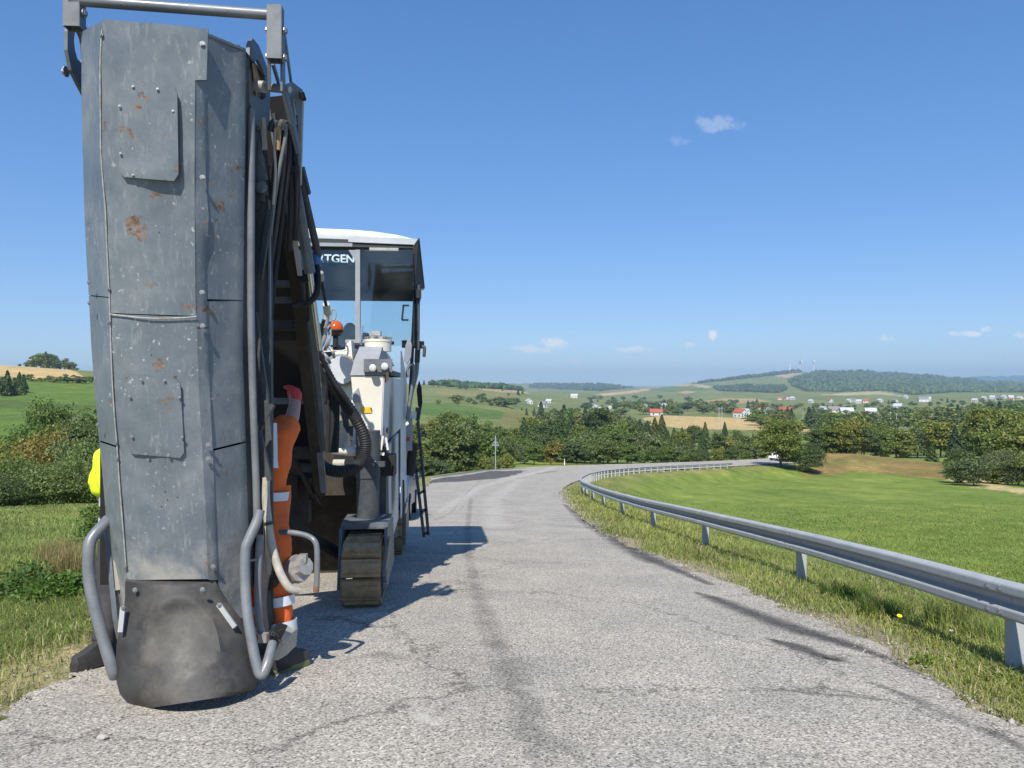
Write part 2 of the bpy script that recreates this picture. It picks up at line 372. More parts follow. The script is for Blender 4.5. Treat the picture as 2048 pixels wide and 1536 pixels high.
FIELDS = [
 ([(-600, 690), (-600, 758), (0, 752), (60, 758), (110, 753), (176, 763), (156, 745), (130, 736), (0, 722), (-100, 716)], 380, 800, TAN),
 ([(-600, 758), (0, 752), (110, 753), (176, 763), (250, 770), (250, 900), (-600, 900)], 110, 420, (.115, .185, .04)),
 ([(-600, 800), (0, 800), (210, 812), (210, 824), (0, 815)], 110, 420, (.10, .15, .04)),
 ([(860, 778), (950, 782), (1060, 793), (1000, 795), (880, 788)], 500, 2000, (.20, .20, .085)),
 ([(950, 776), (1035, 781), (1062, 787), (1020, 786), (968, 781)], 500, 2000, (.40, .31, .19)),
 ([(840, 806), (900, 807), (1000, 822), (1060, 840), (960, 838), (840, 830)], 250, 2000, (.10, .17, .04)),
 ([(1010, 822), (1080, 832), (1110, 855), (1000, 845)], 250, 900, (.19, .19, .07)),
 ([(1285, 836), (1330, 831), (1480, 836), (1620, 846), (1790, 856), (1770, 868), (1600, 864), (1500, 860), (1380, 858), (1300, 850)], 350, 900, TAN),
 ([(1400, 803), (1450, 797), (1510, 797), (1545, 803), (1470, 808)], 900, 2200, (.37, .29, .16)),
 ([(1190, 789), (1280, 779), (1330, 771), (1395, 766), (1398, 769), (1320, 777), (1260, 787), (1210, 792)], 1500, 5000, (.44, .34, .20)),
 ([(1330, 778), (1350, 775), (1392, 784), (1370, 788)], 1500, 5000, (.40, .28, .17)),
 ([(1385, 770), (1400, 769), (1425, 774), (1410, 777)], 1500, 5000, (.42, .38, .24)),
 ([(1290, 779), (1340, 772), (1400, 774), (1425, 780), (1340, 784)], 1500, 5000, (.12, .17, .055)),
 ([(1545, 752), (1575, 743), (1618, 749), (1590, 754), (1572, 756)], 3000, 5600, (.40, .34, .20)),
 ([(1450, 783), (1470, 780), (1530, 790), (1500, 793)], 1500, 5000, (.16, .19, .07)),
 ([(1515, 838), (1560, 831), (1625, 829), (1720, 838), (1640, 850)], 350, 1400, (.13, .18, .05)),
 ([(1690, 834), (1730, 833), (1725, 841), (1695, 838)], 350, 1400, (.33, .38, .05)),
 ([(1640, 790), (1700, 785), (1762, 783), (1812, 793), (1750, 789), (1690, 791)], 1200, 4000, (.37, .36, .22)),
 ([(1880, 812), (1955, 810), (1960, 815), (1920, 822)], 350, 1800, (.40, .33, .2)),
 ([(1960, 784), (2040, 788), (2048, 792), (1960, 790)], 1200, 4000, (.18, .22, .08)),
 ([(1745, 766), (1775, 770), (1772, 773), (1750, 771)], 2000, 5600, (.16, .24, .07)),
 ([(1610, 955), (1620, 905), (1680, 898), (1760, 912), (1800, 918), (1910, 928), (1905, 958), (1800, 950), (1700, 944)], 88, 150, (.235, .185, .075)),
 ([(1620, 925), (1700, 920), (1800, 932), (1700, 934)], 88, 150, (.24, .22, .08)),
 ([(1895, 950), (1960, 962), (2060, 980), (2060, 990), (1950, 972), (1895, 960)], 60, 150, (.52, .42, .24)),
 ([(1780, 893), (1905, 885), (1990, 888), (1940, 905), (1800, 908)], 150, 400, (.17, .23, .06)),
 ([(1580, 878), (1640, 878), (1640, 905), (1580, 905)], 150, 400, (.15, .24, .04)),
]
for poly, y0, y1, c in FIELDS:
    m = inpoly(GPX + 1.2 * np.sin(gy / 9.0 + GPX / 3) + (gy < 200) * (9 * np.sin(gy * .9 + GPX / 23) + 5 * np.sin(GPX / 7)), GPY + (gy < 200) * (2.2 * np.sin(gx * .8) + 1.5 * np.sin(gx * 2.3 + gy)), poly) & (gy > y0) & (gy < y1)
    col[m] = c
WOODS = [([(1575, 760), (1640, 740), (1700, 741), (1800, 745), (1900, 756), (2080, 767), (2080, 785), (1900, 785), (1830, 790), (1765, 781), (1700, 784), (1610, 783), (1585, 772)], 2200, 5300, 4200),
         ([(1380, 769), (1460, 755), (1545, 746), (1600, 740), (1605, 744), (1540, 752), (1450, 761)], 2500, 5300, 700),
         ([(1425, 775), (1500, 772), (1580, 775), (1560, 786), (1440, 782)], 1800, 5300, 800),
         ([(855, 768), (930, 768), (1060, 779), (1075, 785), (1000, 778), (900, 774)], 1000, 1800, 420),
         ([(1060, 768), (1200, 768), (1290, 774), (1200, 782), (1060, 776)], 3500, 6800, 900),
         ([(1880, 753), (2080, 753), (2080, 765), (1900, 760)], 8000, 12500, 900)]
for poly, y0, y1, n in WOODS:
    m = inpoly(GPX, GPY, poly) & (gy > y0) & (gy < y1); col[m] = WOODF
ca = me.color_attributes.new('col', 'FLOAT_COLOR', 'POINT'); ca.data.foreach_set('color', np.concatenate([col, np.ones((len(col), 1))], 1).astype(np.float32).ravel())
m, nt, b = newmat('turf'); MAT['turf'] = m
at = nd(nt, 'ShaderNodeAttribute', attribute_name='col')
n1 = noise(nt, .9, 6, .62); n2 = noise(nt, .045, 6, .6); n3 = noise(nt, 14, 5, .7); n4 = noise(nt, .006, 5, .6)
f1 = ramp(nt, n1.outputs[0], [(.28, (.66, .70, .6)), (.72, (1.30, 1.22, 1.25))]); mpS = nd(nt, 'ShaderNodeMapping'); tS = nd(nt, 'ShaderNodeTexCoord'); nt.links.new(tS.outputs['Object'], mpS.inputs['Vector']); mpS.inputs['Rotation'].default_value = (0, 0, .55); mpS.inputs['Scale'].default_value = (.55, .07, .3); nS = noise(nt, 1.0, 5, .6, mpS.outputs[0]); n2 = noise(nt, .11, 6, .65)
f2a = ramp(nt, n2.outputs[0], [(.3, (.70, .78, .72)), (.52, (1, 1, 1)), (.7, (1.38, 1.20, 1.25))]); fS = ramp(nt, nS.outputs[0], [(.35, (.84, .88, .82)), (.65, (1.22, 1.12, 1.1))]); _f2 = mix(nt, 1, f2a.outputs[0], fS.outputs[0], 'MULTIPLY')
f3 = ramp(nt, n3.outputs[0], [(.3, (.58, .6, .55)), (.72, (1.36, 1.32, 1.3))]); f4 = ramp(nt, n4.outputs[0], [(.35, (.8, .86, .85)), (.65, (1.2, 1.13, 1.1))])
c = mix(nt, 1, at.outputs['Color'], f1.outputs[0], 'MULTIPLY'); c = mix(nt, 1, c, _f2, 'MULTIPLY'); c = mix(nt, 1, c, f3.outputs[0], 'MULTIPLY'); c = mix(nt, 1, c, f4.outputs[0], 'MULTIPLY')
nt.links.new(c, b.inputs['Base Color']); b.inputs['Roughness'].default_value = .95; b.inputs['Specular IOR Level'].default_value = .1
nt.links.new(bump(nt, n3.outputs[0], .5, .05), b.inputs['Normal'])
me.polygons.foreach_set('use_smooth', [True] * len(me.polygons))
setprops(link_mesh('ground', me, None, 'turf'), kind='structure')

# ------------------------------------------------------------------ road
NC = 90; idx = []; last = -9
rows = []; ts = []
rr_, ll_ = RE, LE
k = 0.0; pos = []
seg = np.linalg.norm(np.diff((RE + LE) / 2, axis=0), axis=1); arc = np.concatenate([[0], np.cumsum(seg)])
s_ = 0.0
while s_ < arc[-1]:
    pos.append(s_); s_ += .07 if s_ < 45 else .25 if s_ < 90 else .6
pos = np.array(pos); fi = np.interp(pos, arc, np.arange(len(arc)))
def lerp_arr(A, f): i = np.clip(f.astype(int), 0, len(A) - 2); t = (f - i); return A[i] * (1 - t)[:, None] + A[i + 1] * t[:, None] if A.ndim == 2 else A[i] * (1 - t) + A[i + 1] * t
rx = lerp_arr(RE, fi); lx = lerp_arr(LE, fi); rz = lerp_arr(RZ, fi); lz = lerp_arr(LZ, fi)
# ragged asphalt edges
jr = .05 * np.sin(pos * 2.3) + .04 * np.sin(pos * 6.7 + 1) + RNG.normal(0, .018, len(pos)); jl = .07 * np.sin(pos * 1.9) + .05 * np.sin(pos * 5.3) + RNG.normal(0, .025, len(pos))
w = np.linspace(0, 1, NC)
dirv = (lx - rx); dirv /= np.linalg.norm(dirv, axis=1)[:, None]
rx = rx + dirv * jr[:, None]; lx = lx - dirv * jl[:, None]
X = rx[:, None, 0] * (1 - w) + lx[:, None, 0] * w; Y = rx[:, None, 1] * (1 - w) + lx[:, None, 1] * w
Z = rz[:, None] * (1 - w) + lz[:, None] * w + .012 + .035 * np.sin(w * math.pi)[None, :]
V = np.stack([X, Y, Z], 2).reshape(-1, 3); NR = len(pos)
me = np_mesh('road', V, (np.arange(NR - 1)[:, None] * NC + np.arange(NC - 1)[None, :]).ravel()[:, None] + np.array([0, 1, NC + 1, NC])[None, :])
PXr = CX + FPX * V[:, 0] / np.maximum(V[:, 1], 1); PYr = CY - (V[:, 2] - CAMH) / np.maximum(V[:, 1], 1) * FPX
st = np.zeros(len(V)); pale = np.zeros(len(V))
vx, vy = V[:, 0], V[:, 1]
def at_road(px, py):
    d = 4.0
    for _ in range(60): d = CAMH / ((py - CY) / FPX) if False else (CAMH + float(S(d))) / ((py - CY) / FPX)
    return (px - CX) / FPX * d, d
def streak(pts, amt, arr):
    """pts: (px,py,halfwidth m) chain -> dark bitumen streak"""
    q = [(*at_road(a, b_), h_) for a, b_, h_ in pts]
    for (x0, y0, w0), (x1, y1, w1) in zip(q, q[1:]):
        dx, dy = x1 - x0, y1 - y0; L2 = dx * dx + dy * dy + 1e-9
        t = np.clip(((vx - x0) * dx + (vy - y0) * dy) / L2, 0, 1); d = np.hypot(vx - x0 - t * dx, vy - y0 - t * dy); h_ = w0 + (w1 - w0) * t
        np.maximum(arr, amt * np.clip(1.35 - d / h_, 0, 1), out=arr)
streak([(1130, 1010, .1), (1180, 1048, .22), (1230, 1076, .26), (1300, 1120, .22), (1350, 1140, .13), (1420, 1172, .06)], .95, st)
streak([(1395, 1190, .05), (1440, 1206, .13), (1520, 1238, .15), (1590, 1262, .16), (1680, 1288, .12), (1760, 1315, .06), (1880, 1370, .04)], .95, st)
streak([(1545, 1287, .05), (1590, 1299, .10), (1640, 1318, .08), (1690, 1330, .03)], 1.1, st)
streak([(1750, 1375, .03), (1830, 1405, .05), (1900, 1440, .04), (1980, 1470, .06), (2060, 1510, .04)], .75, st)
streak([(942, 1000, .10), (935, 1060, .08), (935, 1110, .08), (955, 1200, .09), (985, 1285, .13), (1010, 1340, .14), (1045, 1410, .12), (1065, 1480, .12), (1085, 1540, .11)], .43, st)
streak([(985, 1310, .05), (1030, 1335, .12), (1050, 1350, .05)], .35, st)
streak([(1080, 1480, .04), (1120, 1510, .12), (1160, 1535, .08)], .35, st)
streak([(870, 1045, .10), (900, 1030, .08), (935, 985, .1), (960, 965, .12), (1000, 955, .2)], .3, st)
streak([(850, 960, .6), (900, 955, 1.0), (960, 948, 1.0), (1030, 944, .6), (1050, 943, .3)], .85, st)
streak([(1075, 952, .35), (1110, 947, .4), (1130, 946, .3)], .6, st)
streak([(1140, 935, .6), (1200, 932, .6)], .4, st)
streak([(700, 1330, .05), (760, 1320, .12), (800, 1332, .06)], .35, st)
streak([(880, 1030, .25), (960, 975, .35), (1020, 960, .5), (1110, 940, .6)], .55, pale); streak([(990, 1060, .3), (985, 1000, .4), (1040, 962, .5)], .5, pale)
streak([(835, 1448, .05), (870, 1462, .06)], .9, pale); streak([(1050, 1390, .06), (1090, 1405, .06)], .5, pale); streak([(800, 1418, .05), (850, 1440, .08)], .35, pale)
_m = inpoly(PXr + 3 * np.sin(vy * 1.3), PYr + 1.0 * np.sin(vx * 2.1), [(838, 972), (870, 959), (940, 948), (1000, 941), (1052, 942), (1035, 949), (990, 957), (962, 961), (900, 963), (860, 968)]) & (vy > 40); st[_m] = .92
for nm, arr in (('stain', st), ('pale', pale)):
    a = me.attributes.new(nm, 'FLOAT', 'POINT'); a.data.foreach_set('value', arr.astype(np.float32))
m, nt, b = newmat('asphalt'); MAT['asphalt'] = m
g1 = noise(nt, 62, 3, .75); g2 = noise(nt, 1.1, 6, .65); g3 = noise(nt, 26, 4, .7)
vr = nd(nt, 'ShaderNodeTexVoronoi'); vr.inputs['Scale'].default_value = 85; t_ = nd(nt, 'ShaderNodeTexCoord'); nt.links.new(t_.outputs['Object'], vr.inputs['Vector'])
stones = ramp(nt, vr.outputs['Color'], [(.0, (.185, .172, .150)), (.32, (.345, .318, .270)), (.7, (.465, .43, .365)), (1, (.72, .67, .57))])
pits = ramp(nt, g1.outputs[0], [(.36, (.20, .20, .20)), (.485, (1, 1, 1))])
c = mix(nt, 1, stones.outputs[0], pits.outputs[0], 'MULTIPLY')
big = ramp(nt, g2.outputs[0], [(.3, (.82, .82, .83)), (.7, (1.15, 1.13, 1.1))]); c = mix(nt, 1, c, big.outputs[0], 'MULTIPLY')
as_ = nd(nt, 'ShaderNodeAttribute', attribute_name='stain'); ap = nd(nt, 'ShaderNodeAttribute', attribute_name='pale')
def brk(a, lo, hi, off):
    n_ = noise(nt, 3.2, 7, .7); s1 = nd(nt, 'ShaderNodeMath', operation='SUBTRACT'); nt.links.new(n_.outputs[0], s1.inputs[0]); s1.inputs[1].default_value = .5
    s2 = nd(nt, 'ShaderNodeMath', operation='MULTIPLY_ADD'); nt.links.new(s1.outputs[0], s2.inputs[0]); s2.inputs[1].default_value = 1.1; nt.links.new(a, s2.inputs[2])
    s3 = nd(nt, 'ShaderNodeMath', operation='MULTIPLY'); nt.links.new(s2.outputs[0], s3.inputs[0])
    gt = nd(nt, 'ShaderNodeMath', operation='MULTIPLY', use_clamp=True); nt.links.new(a, gt.inputs[0]); gt.inputs[1].default_value = 5; nt.links.new(gt.outputs[0], s3.inputs[1])
    return ramp(nt, s3.outputs[0], [(lo, (0, 0, 0)), (hi, (1, 1, 1))]).outputs[0]
ks = brk(as_.outputs['Fac'], .12, .95, 0)
dk = mix(nt, 1, c, (.25, .255, .275), 'MULTIPLY'); c = mix(nt, ks, c, dk)
lt = mix(nt, .6, c, (.52, .49, .43)); c = mix(nt, brk(ap.outputs['Fac'], .15, .9, 0), c, lt)
# cracks
v2 = nd(nt, 'ShaderNodeTexVoronoi', feature='DISTANCE_TO_EDGE'); v2.inputs['Scale'].default_value = .33
dn = noise(nt, 2.6, 5, .65); va = nd(nt, 'ShaderNodeVectorMath', operation='MULTIPLY_ADD'); nt.links.new(dn.outputs['Color'], va.inputs[0]); va.inputs[1].default_value = (.9, .9, 0); nt.links.new(t_.outputs['Object'], va.inputs[2]); nt.links.new(va.outputs[0], v2.inputs['Vector'])
ck = ramp(nt, v2.outputs['Distance'], [(.0, (.45, .45, .45)), (.006, (1, 1, 1))]); c = mix(nt, 1, c, ck.outputs[0], 'MULTIPLY')
nt.links.new(c, b.inputs['Base Color']); b.inputs['Roughness'].default_value = .86; b.inputs['Specular IOR Level'].default_value = .25
nt.links.new(bump(nt, g1.outputs[0], .55, .006), b.inputs['Normal'])
me.polygons.foreach_set('use_smooth', [True] * len(me.polygons))
setprops(link_mesh('road', me, None, 'asphalt'), kind='structure')

# ------------------------------------------------------------------ guard rail
plain('galvanised', (.40, .415, .41), .55, .12, .10, 5, .0, .4, (.30, .31, .31), .4)
plain('bolt_steel', (.32, .32, .31), .45, .8, .2, 40)
plain('rail_hole', (.02, .02, .02), .8)
GR = catmull([(3.2, -6), (3.35, 1), (3.45, 5.25), (3.49, 9.25), (3.34, 13.25), (3.17, 17.25), (3.05, 21.2), (3.0, 25), (3.07, 29), (3.2, 33), (3.5, 38), (4.4, 46), (6.0, 57), (8.6, 68), (12.6, 78.5), (18.4, 88.2), (25.4, 96.6), (29.0, 100.8)], 24)
ga = np.concatenate([[0], np.cumsum(np.linalg.norm(np.diff(GR, axis=0), axis=1))])
def grp(s):
    x = float(np.interp(s, ga, GR[:, 0])); y = float(np.interp(s, ga, GR[:, 1])); e = .05
    t = Vector((float(np.interp(s + e, ga, GR[:, 0]) - np.interp(s - e, ga, GR[:, 0])), float(np.interp(s + e, ga, GR[:, 1]) - np.interp(s - e, ga, GR[:, 1])), 0)).normalized()
    return Vector((x, y, 0)), t
s5 = float(np.interp(5.25, GR[:, 1], ga)); PROFW_S = .80; s38 = float(np.interp(39, GR[:, 1], ga))
posts = [s5 - 8, s5 - 4] + list(np.arange(s5, s38, 4.0)); posts += list(np.arange(posts[-1] + 2, ga[-1] - .1, 1.9))
rs = np.arange(0, ga[-1], .5); gp = np.array([grp(s)[0][:2] for s in rs]); gzz = ground(gp[:, 0], gp[:, 1])
gzz = np.convolve(np.pad(gzz, 3, mode='edge'), np.ones(7) / 7, 'valid')
def railz(s): return float(np.interp(s, rs, gzz)) + .035
guard = empty('guard_rail', (3.3, 5, railz(s5)), 'galvanised steel guard rail on posts curving along the right road edge', 'guard rail')
PROFW = [(.0, .612), (.028, .618), (.062, .606), (.079, .592), (.083, .578), (.083, .528), (.078, .516), (.014, .486), (.004, .474), (.004, .430), (.014, .418), (.078, .392), (.083, .380), (.083, .330), (.079, .316), (.062, .302), (.028, .290), (.0, .296)]
PROFW = [(o_, .612 - (.612 - h_) * PROFW_S) for o_, h_ in PROFW]
def beam(s0, s1, lift=0.0):
    rows = []; n = max(2, int((s1 - s0) / .5) + 1)
    for s in np.linspace(s0, s1, n):
        p, t = grp(s); nrm = Vector((-t.y, t.x, 0)); z = railz(s)
        rows.append([p + nrm * (o + .06 + lift) + Vector((0, 0, z + h)) for o, h in PROFW])
    return rows
joints = posts[::1]
js = [0.0] + [p + .10 for p in posts if p > 1.0 and (p < s38)] ; js += list(np.arange(js[-1] + 4, ga[-1], 4.0)) + [ga[-1]]
for i, (a, b_) in enumerate(zip(js, js[1:])):
    MB().sheet(beam(a - (.14 if i else 0), b_, .0035 * (i % 2)), off=(0.003, 0, 0)).build('rail_beam', 'galvanised', guard)
def sigma(s, far_):
    p, t = grp(s); nrm = Vector((-t.y, t.x, 0)); z = railz(s); w_, d_ = .055, .10; mb = MB()
    o = p + nrm * .0
    a0, a1 = Vector((0, 0, z - .5)), Vector((0, 0, z + .56))
    # sigma-shaped post: web and two flanges
    for c_, sx_, sy_ in ((o, .006, d_), (o + t * .025 + nrm * d_ / 2, .055, .006), (o + t * .025 - nrm * d_ / 2, .055, .006)):
        mb.prism([c_ - t * sx_ / 2 - nrm * sy_ / 2 + a0, c_ + t * sx_ / 2 - nrm * sy_ / 2 + a0, c_ + t * sx_ / 2 + nrm * sy_ / 2 + a0, c_ - t * sx_ / 2 + nrm * sy_ / 2 + a0], a1 - a0)
    return mb
for s in posts:
    sigma(s, s > s38).build('post', 'galvanised', guard)
bolt_me = None
def bolt_mesh(r=.016, h=.014):
    mb = MB(); mb.cyl((0, 0, 0), (0, 0, h * .35), r * 1.5, 10); mb.cyl((0, 0, h * .35), (0, 0, h), r, 6)
    me_ = bpy.data.meshes.new('bolt'); me_.from_pydata([tuple(v) for v in mb.v], [], mb.f); me_.update(); me_.materials.append(MAT['bolt_steel']); return me_
bolt_me = bolt_mesh()
def add_bolt(parent, p, nrm, sc=1.0, name='bolt'):
    o = bpy.data.objects.new(name, bolt_me); COL.objects.link(o); o.parent = parent; o.location = Vector(p) - ORG[parent.name]
    o.rotation_mode = 'QUATERNION'; o.rotation_quaternion = Vector(nrm).normalized().to_track_quat('Z', 'Y'); o.scale = (sc,) * 3; ORG[o.name] = ORG[parent.name]; return o
for s in [q for q in posts if s5 - 1 < q < s5 + 22]:
    for ds in (.03, .17):
        p, t = grp(s + ds - .07); nrm = Vector((-t.y, t.x, 0)); z = railz(s + ds)
        for h_ in (.565, .407): add_bolt(guard, p + nrm * .146 + Vector((0, 0, z + h_)), nrm + Vector((0, 0, .05)), .9)

# ------------------------------------------------------------------ road-side furniture
plain('white_paint', (.78, .78, .76), .5, 0, .06, 6); plain('red_paint', (.45, .04, .03), .5); plain('sign_back', (.15, .17, .185), .5, .3, .1, 6); plain('pole_steel', (.55, .56, .56), .45, .4, .1, 8)
q = hit(991, 941, 60)
sg = empty('road_sign', q, 'triangular warning sign on a thin pole at the far bend, seen from behind', 'road sign')
MB().cyl(q - Vector((0, 0, .3)), q + Vector((0, 0, 3.55)), .035, 10).build('pole', 'pole_steel', sg)
c0 = q + Vector((0, .06, 2.75)); r0 = .55
tri = [c0 + Vector((-.40, 0, -.26)), c0 + Vector((.40, 0, -.26)), c0 + Vector((.43, 0, -.21)), c0 + Vector((.04, 0, .45)), c0 + Vector((-.04, 0, .45)), c0 + Vector((-.43, 0, -.21))]
MB().prism(tri, (0, .012, 0)).build('sign_plate', 'sign_back', sg)
for dz in (-.18, .12): MB().box(c0 + Vector((0, -.02, dz)), (.5 - dz, .03, .04)).build('bracket', 'pole_steel', sg)
for px, py, lab in ((1129, 930, 'white plastic delineator post on the verge opposite the guard rail'), (1425, 917, 'white plastic delineator post near the far end of the guard rail')):
    q = hit(px, py, 70)
    t_e = empty('delineator_post', q, lab, 'marker post')
    MB().box(q + Vector((0, 0, .45)), (.16, .07, 1.3), None, .85).build('post', 'white_paint', t_e)
    MB().box(q + Vector((0, -.04, .85)), (.09, .012, .2)).build('reflector', 'red_paint', t_e)
# ================================================================== VEGETATION
def leaf_mat(name, c_dark, c_mid, c_light, trans=.35):
    m, nt, b = newmat(name); MAT[name] = m
    oi = nd(nt, 'ShaderNodeObjectInfo'); ge = nd(nt, 'ShaderNodeNewGeometry')
    r1 = ramp(nt, ge.outputs['Random Per Island'], [(0, c_dark), (.55, c_mid), (1, c_light)])
    r2 = ramp(nt, oi.outputs['Random'], [(0, (.62, .74, .80)), (.3, (.95, 1, .95)), (.55, (.88, 1.10, .80)), (.8, (1.30, 1.22, .85)), (.92, (1.5, 1.32, .8)), (1, (1.55, 1.12, .75))])
    c = mix(nt, 1, r1.outputs[0], r2.outputs[0], 'MULTIPLY')
    nt.links.new(c, b.inputs['Base Color']); b.inputs['Roughness'].default_value = .6; b.inputs['Specular IOR Level'].default_value = .25
    tr = nd(nt, 'ShaderNodeBsdfTranslucent'); c2 = mix(nt, 1, c, (1.3, 1.35, .6), 'MULTIPLY'); nt.links.new(c2, tr.inputs['Color'])
    ms = nd(nt, 'ShaderNodeMixShader'); ms.inputs[0].default_value = trans
    nt.links.new(b.outputs[0], ms.inputs[1]); nt.links.new(tr.outputs[0], ms.inputs[2]); nt.links.new(ms.outputs[0], nt.nodes['Material Output'].inputs[0])
leaf_mat('leaf', (.060, .086, .027), (.132, .168, .053), (.235, .258, .10)); leaf_mat('needle', (.036, .060, .026), (.070, .102, .042), (.115, .145, .062), .2)
leaf_mat('willow_leaf', (.080, .102, .042), (.165, .19, .08), (.28, .29, .145))
plain('bark', (.10, .085, .065), .9, 0, .35, 12)
def rand_dirs(n):
    v = RNG.normal(size=(n, 3)); return v / np.linalg.norm(v, axis=1)[:, None]
def leaves(C, N, size):
    """leaf-sized quads at C facing about N"""
    n = len(C); N = N + RNG.normal(0, .75, (n, 3)); N /= np.linalg.norm(N, axis=1)[:, None]
    a = np.cross(N, rand_dirs(n)); a /= np.linalg.norm(a, axis=1)[:, None] + 1e-9; b = np.cross(N, a)
    s = size * RNG.uniform(.55, 1.35, (n, 1)); a = a * s; b = b * s * .62
    V = np.stack([C - a, C + b, C + a, C - b], 1).reshape(-1, 3); F = np.arange(4 * n).reshape(-1, 4); return V, F
def crown_broad(n, size, rx=.36, rz=.40, zc=.60, lobes=26, seed=0, low=False):
    global RNG
    RNG = np.random.default_rng(seed); pts = []; nor = []
    L = rand_dirs(lobes) * RNG.uniform(.35, .95, (lobes, 1)) ** .7
    for l in L:
        c = np.array([l[0] * rx, l[1] * rx, zc + l[2] * rz]); r = RNG.uniform(.085, .19) * (rx / .36) ** .5
        k = int(n / lobes * RNG.uniform(.6, 1.4)); d = rand_dirs(k); d[:, 2] = np.abs(d[:, 2]) * .9 + d[:, 2] * .35
        rad = r * RNG.uniform(.55, 1.12, (k, 1)); pts.append(c + d * rad * np.array([1.1, 1.1, .85])); nor.append(d + np.array([0, 0, .25]))
    C = np.concatenate(pts); N = np.concatenate(nor); C[:, 2] = np.maximum(C[:, 2], .02)
    return leaves(C, N, size)
def crown_conifer(n, size, rx=.2, seed=0):
    global RNG
    RNG = np.random.default_rng(seed); h = RNG.uniform(0, 1, n) ** 1.35; t = (h * 13) % 1
    a = RNG.uniform(0, 2 * math.pi, n); whorl = np.floor(h * 13); arm = .75 + .35 * np.sin(a * 5 + whorl * 2.1)
    r = rx * (1 - h) ** .85 * (RNG.uniform(.15, 1, n) ** .5) * arm + .008
    C = np.stack([r * np.cos(a), r * np.sin(a), .06 + h * .94 - .06 * r / rx], 1); N = np.stack([np.cos(a), np.sin(a), np.full(n, .7)], 1)
    return leaves(C, N, size)
def trunk_mesh(h=.75, r=.022, limbs=5, seed=0):
    rnd = random.Random(seed); mb = MB()
    mb.tube([(0, 0, -.04), (.008, 0, h * .3), (-.006, .006, h * .65), (0, 0, h)], [r * 1.3, r, r * .7, r * .25], 7)
    for i in range(limbs):
        z = h * (.35 + .55 * i / limbs); a = rnd.uniform(0, 6.28); l = .24 * (1 - .5 * i / limbs)
        mb.tube([(0, 0, z), (l * .5 * math.cos(a), l * .5 * math.sin(a), z + .09), (l * math.cos(a), l * math.sin(a), z + .2)], [r * .45, r * .3, r * .1], 5)
    me = bpy.data.meshes.new('trunk'); me.from_pydata([tuple(v) for v in mb.v], [], mb.f); me.update(); me.materials.append(MAT['bark']); return me
PROTO = {}
def proto(key, VF, mat, trunk):
    me = np_mesh('crown', *VF); me.materials.append(MAT[mat]); PROTO[key] = (me, trunk)
T1, T2 = trunk_mesh(.78, .020, 6, 1), trunk_mesh(.85, .016, 7, 2); TB = trunk_mesh(.5, .02, 5, 3); TC = trunk_mesh(.97, .016, 0, 4)
for i in range(4): proto(('broad', i), crown_broad(7500, .029, .42, .44, .50, 56, 10 + i), 'leaf', T1)
for i in range(3): proto(('tall', i), crown_broad(6400, .026, .28, .46, .50, 50, 20 + i), ['leaf', 'willow_leaf', 'leaf'][i], T2)
for i in range(3): proto(('bush', i), crown_broad(5200, .036, .56, .40, .44, 40, 30 + i), ['leaf', 'willow_leaf', 'leaf'][i], TB)
for i in range(2): proto(('conifer', i), crown_conifer(6500, .027, .31, 40 + i), 'needle', TC)
for i in range(4): proto(('far_broad', i), crown_broad(1100, .066, .48, .44, .46, 26, 50 + i), 'leaf', TB)
for i in range(2): proto(('far_conifer', i), crown_conifer(800, .055, .24, 60 + i), 'needle', TC)
for i in range(2): proto(('near_bush', i), crown_broad(11000, .020, .60, .40, .42, 60, 70 + i), ['willow_leaf', 'leaf'][i], TB)
for i in range(2): proto(('near_tree', i), crown_broad(16000, .0175, .42, .43, .52, 80, 80 + i), 'leaf', T1)
rnd = random.Random(11)
def tree(key, x, y, h, label, cat='tree', group=None, wide=1.0, sink=.02, name=None):
    z = gz(x, y) - sink * h
    bl_ = {'broad': 'round-crowned leafy tree', 'tall': 'tall narrow leafy tree', 'conifer': 'dark pointed spruce', 'bush': 'low bush', 'far_broad': 'small round leafy tree', 'far_conifer': 'small pointed spruce', 'near_tree': 'full-crowned leafy tree', 'near_bush': 'dense bush'}[key[0]]; label = label.replace('KIND', bl_); cat = 'bush' if 'bush' in key[0] else cat
    nm = name or {'far_conifer': 'spruce_tree', 'conifer': 'spruce_tree', 'bush': 'bush', 'near_bush': 'bush'}.get(key[0], 'leafy_tree')
    e = empty(nm, (x, y, z), label, cat, group); e.rotation_euler = (0, 0, rnd.uniform(0, 6.28)); s = h * rnd.uniform(.94, 1.06); e.scale = (s * wide, s * wide * rnd.uniform(.92, 1.08), s)
    cm, tm = PROTO[key]
    link_mesh('crown', cm, e); link_mesh('trunk', tm, e); return e
def at_px(px, d): return (px - CX) / FPX * d
# lone tree by the end of the guard rail and the bushes beside it
tree(('near_tree', 0), at_px(1562, 108), 108, 6.9, 'round dark green tree standing alone beside the far end of the guard rail', wide=1.12, name='roadside_tree')
tree(('near_bush', 1), at_px(1612, 108), 108, 4.6, 'olive bush leaning against the lone roadside tree', 'bush', wide=.95)
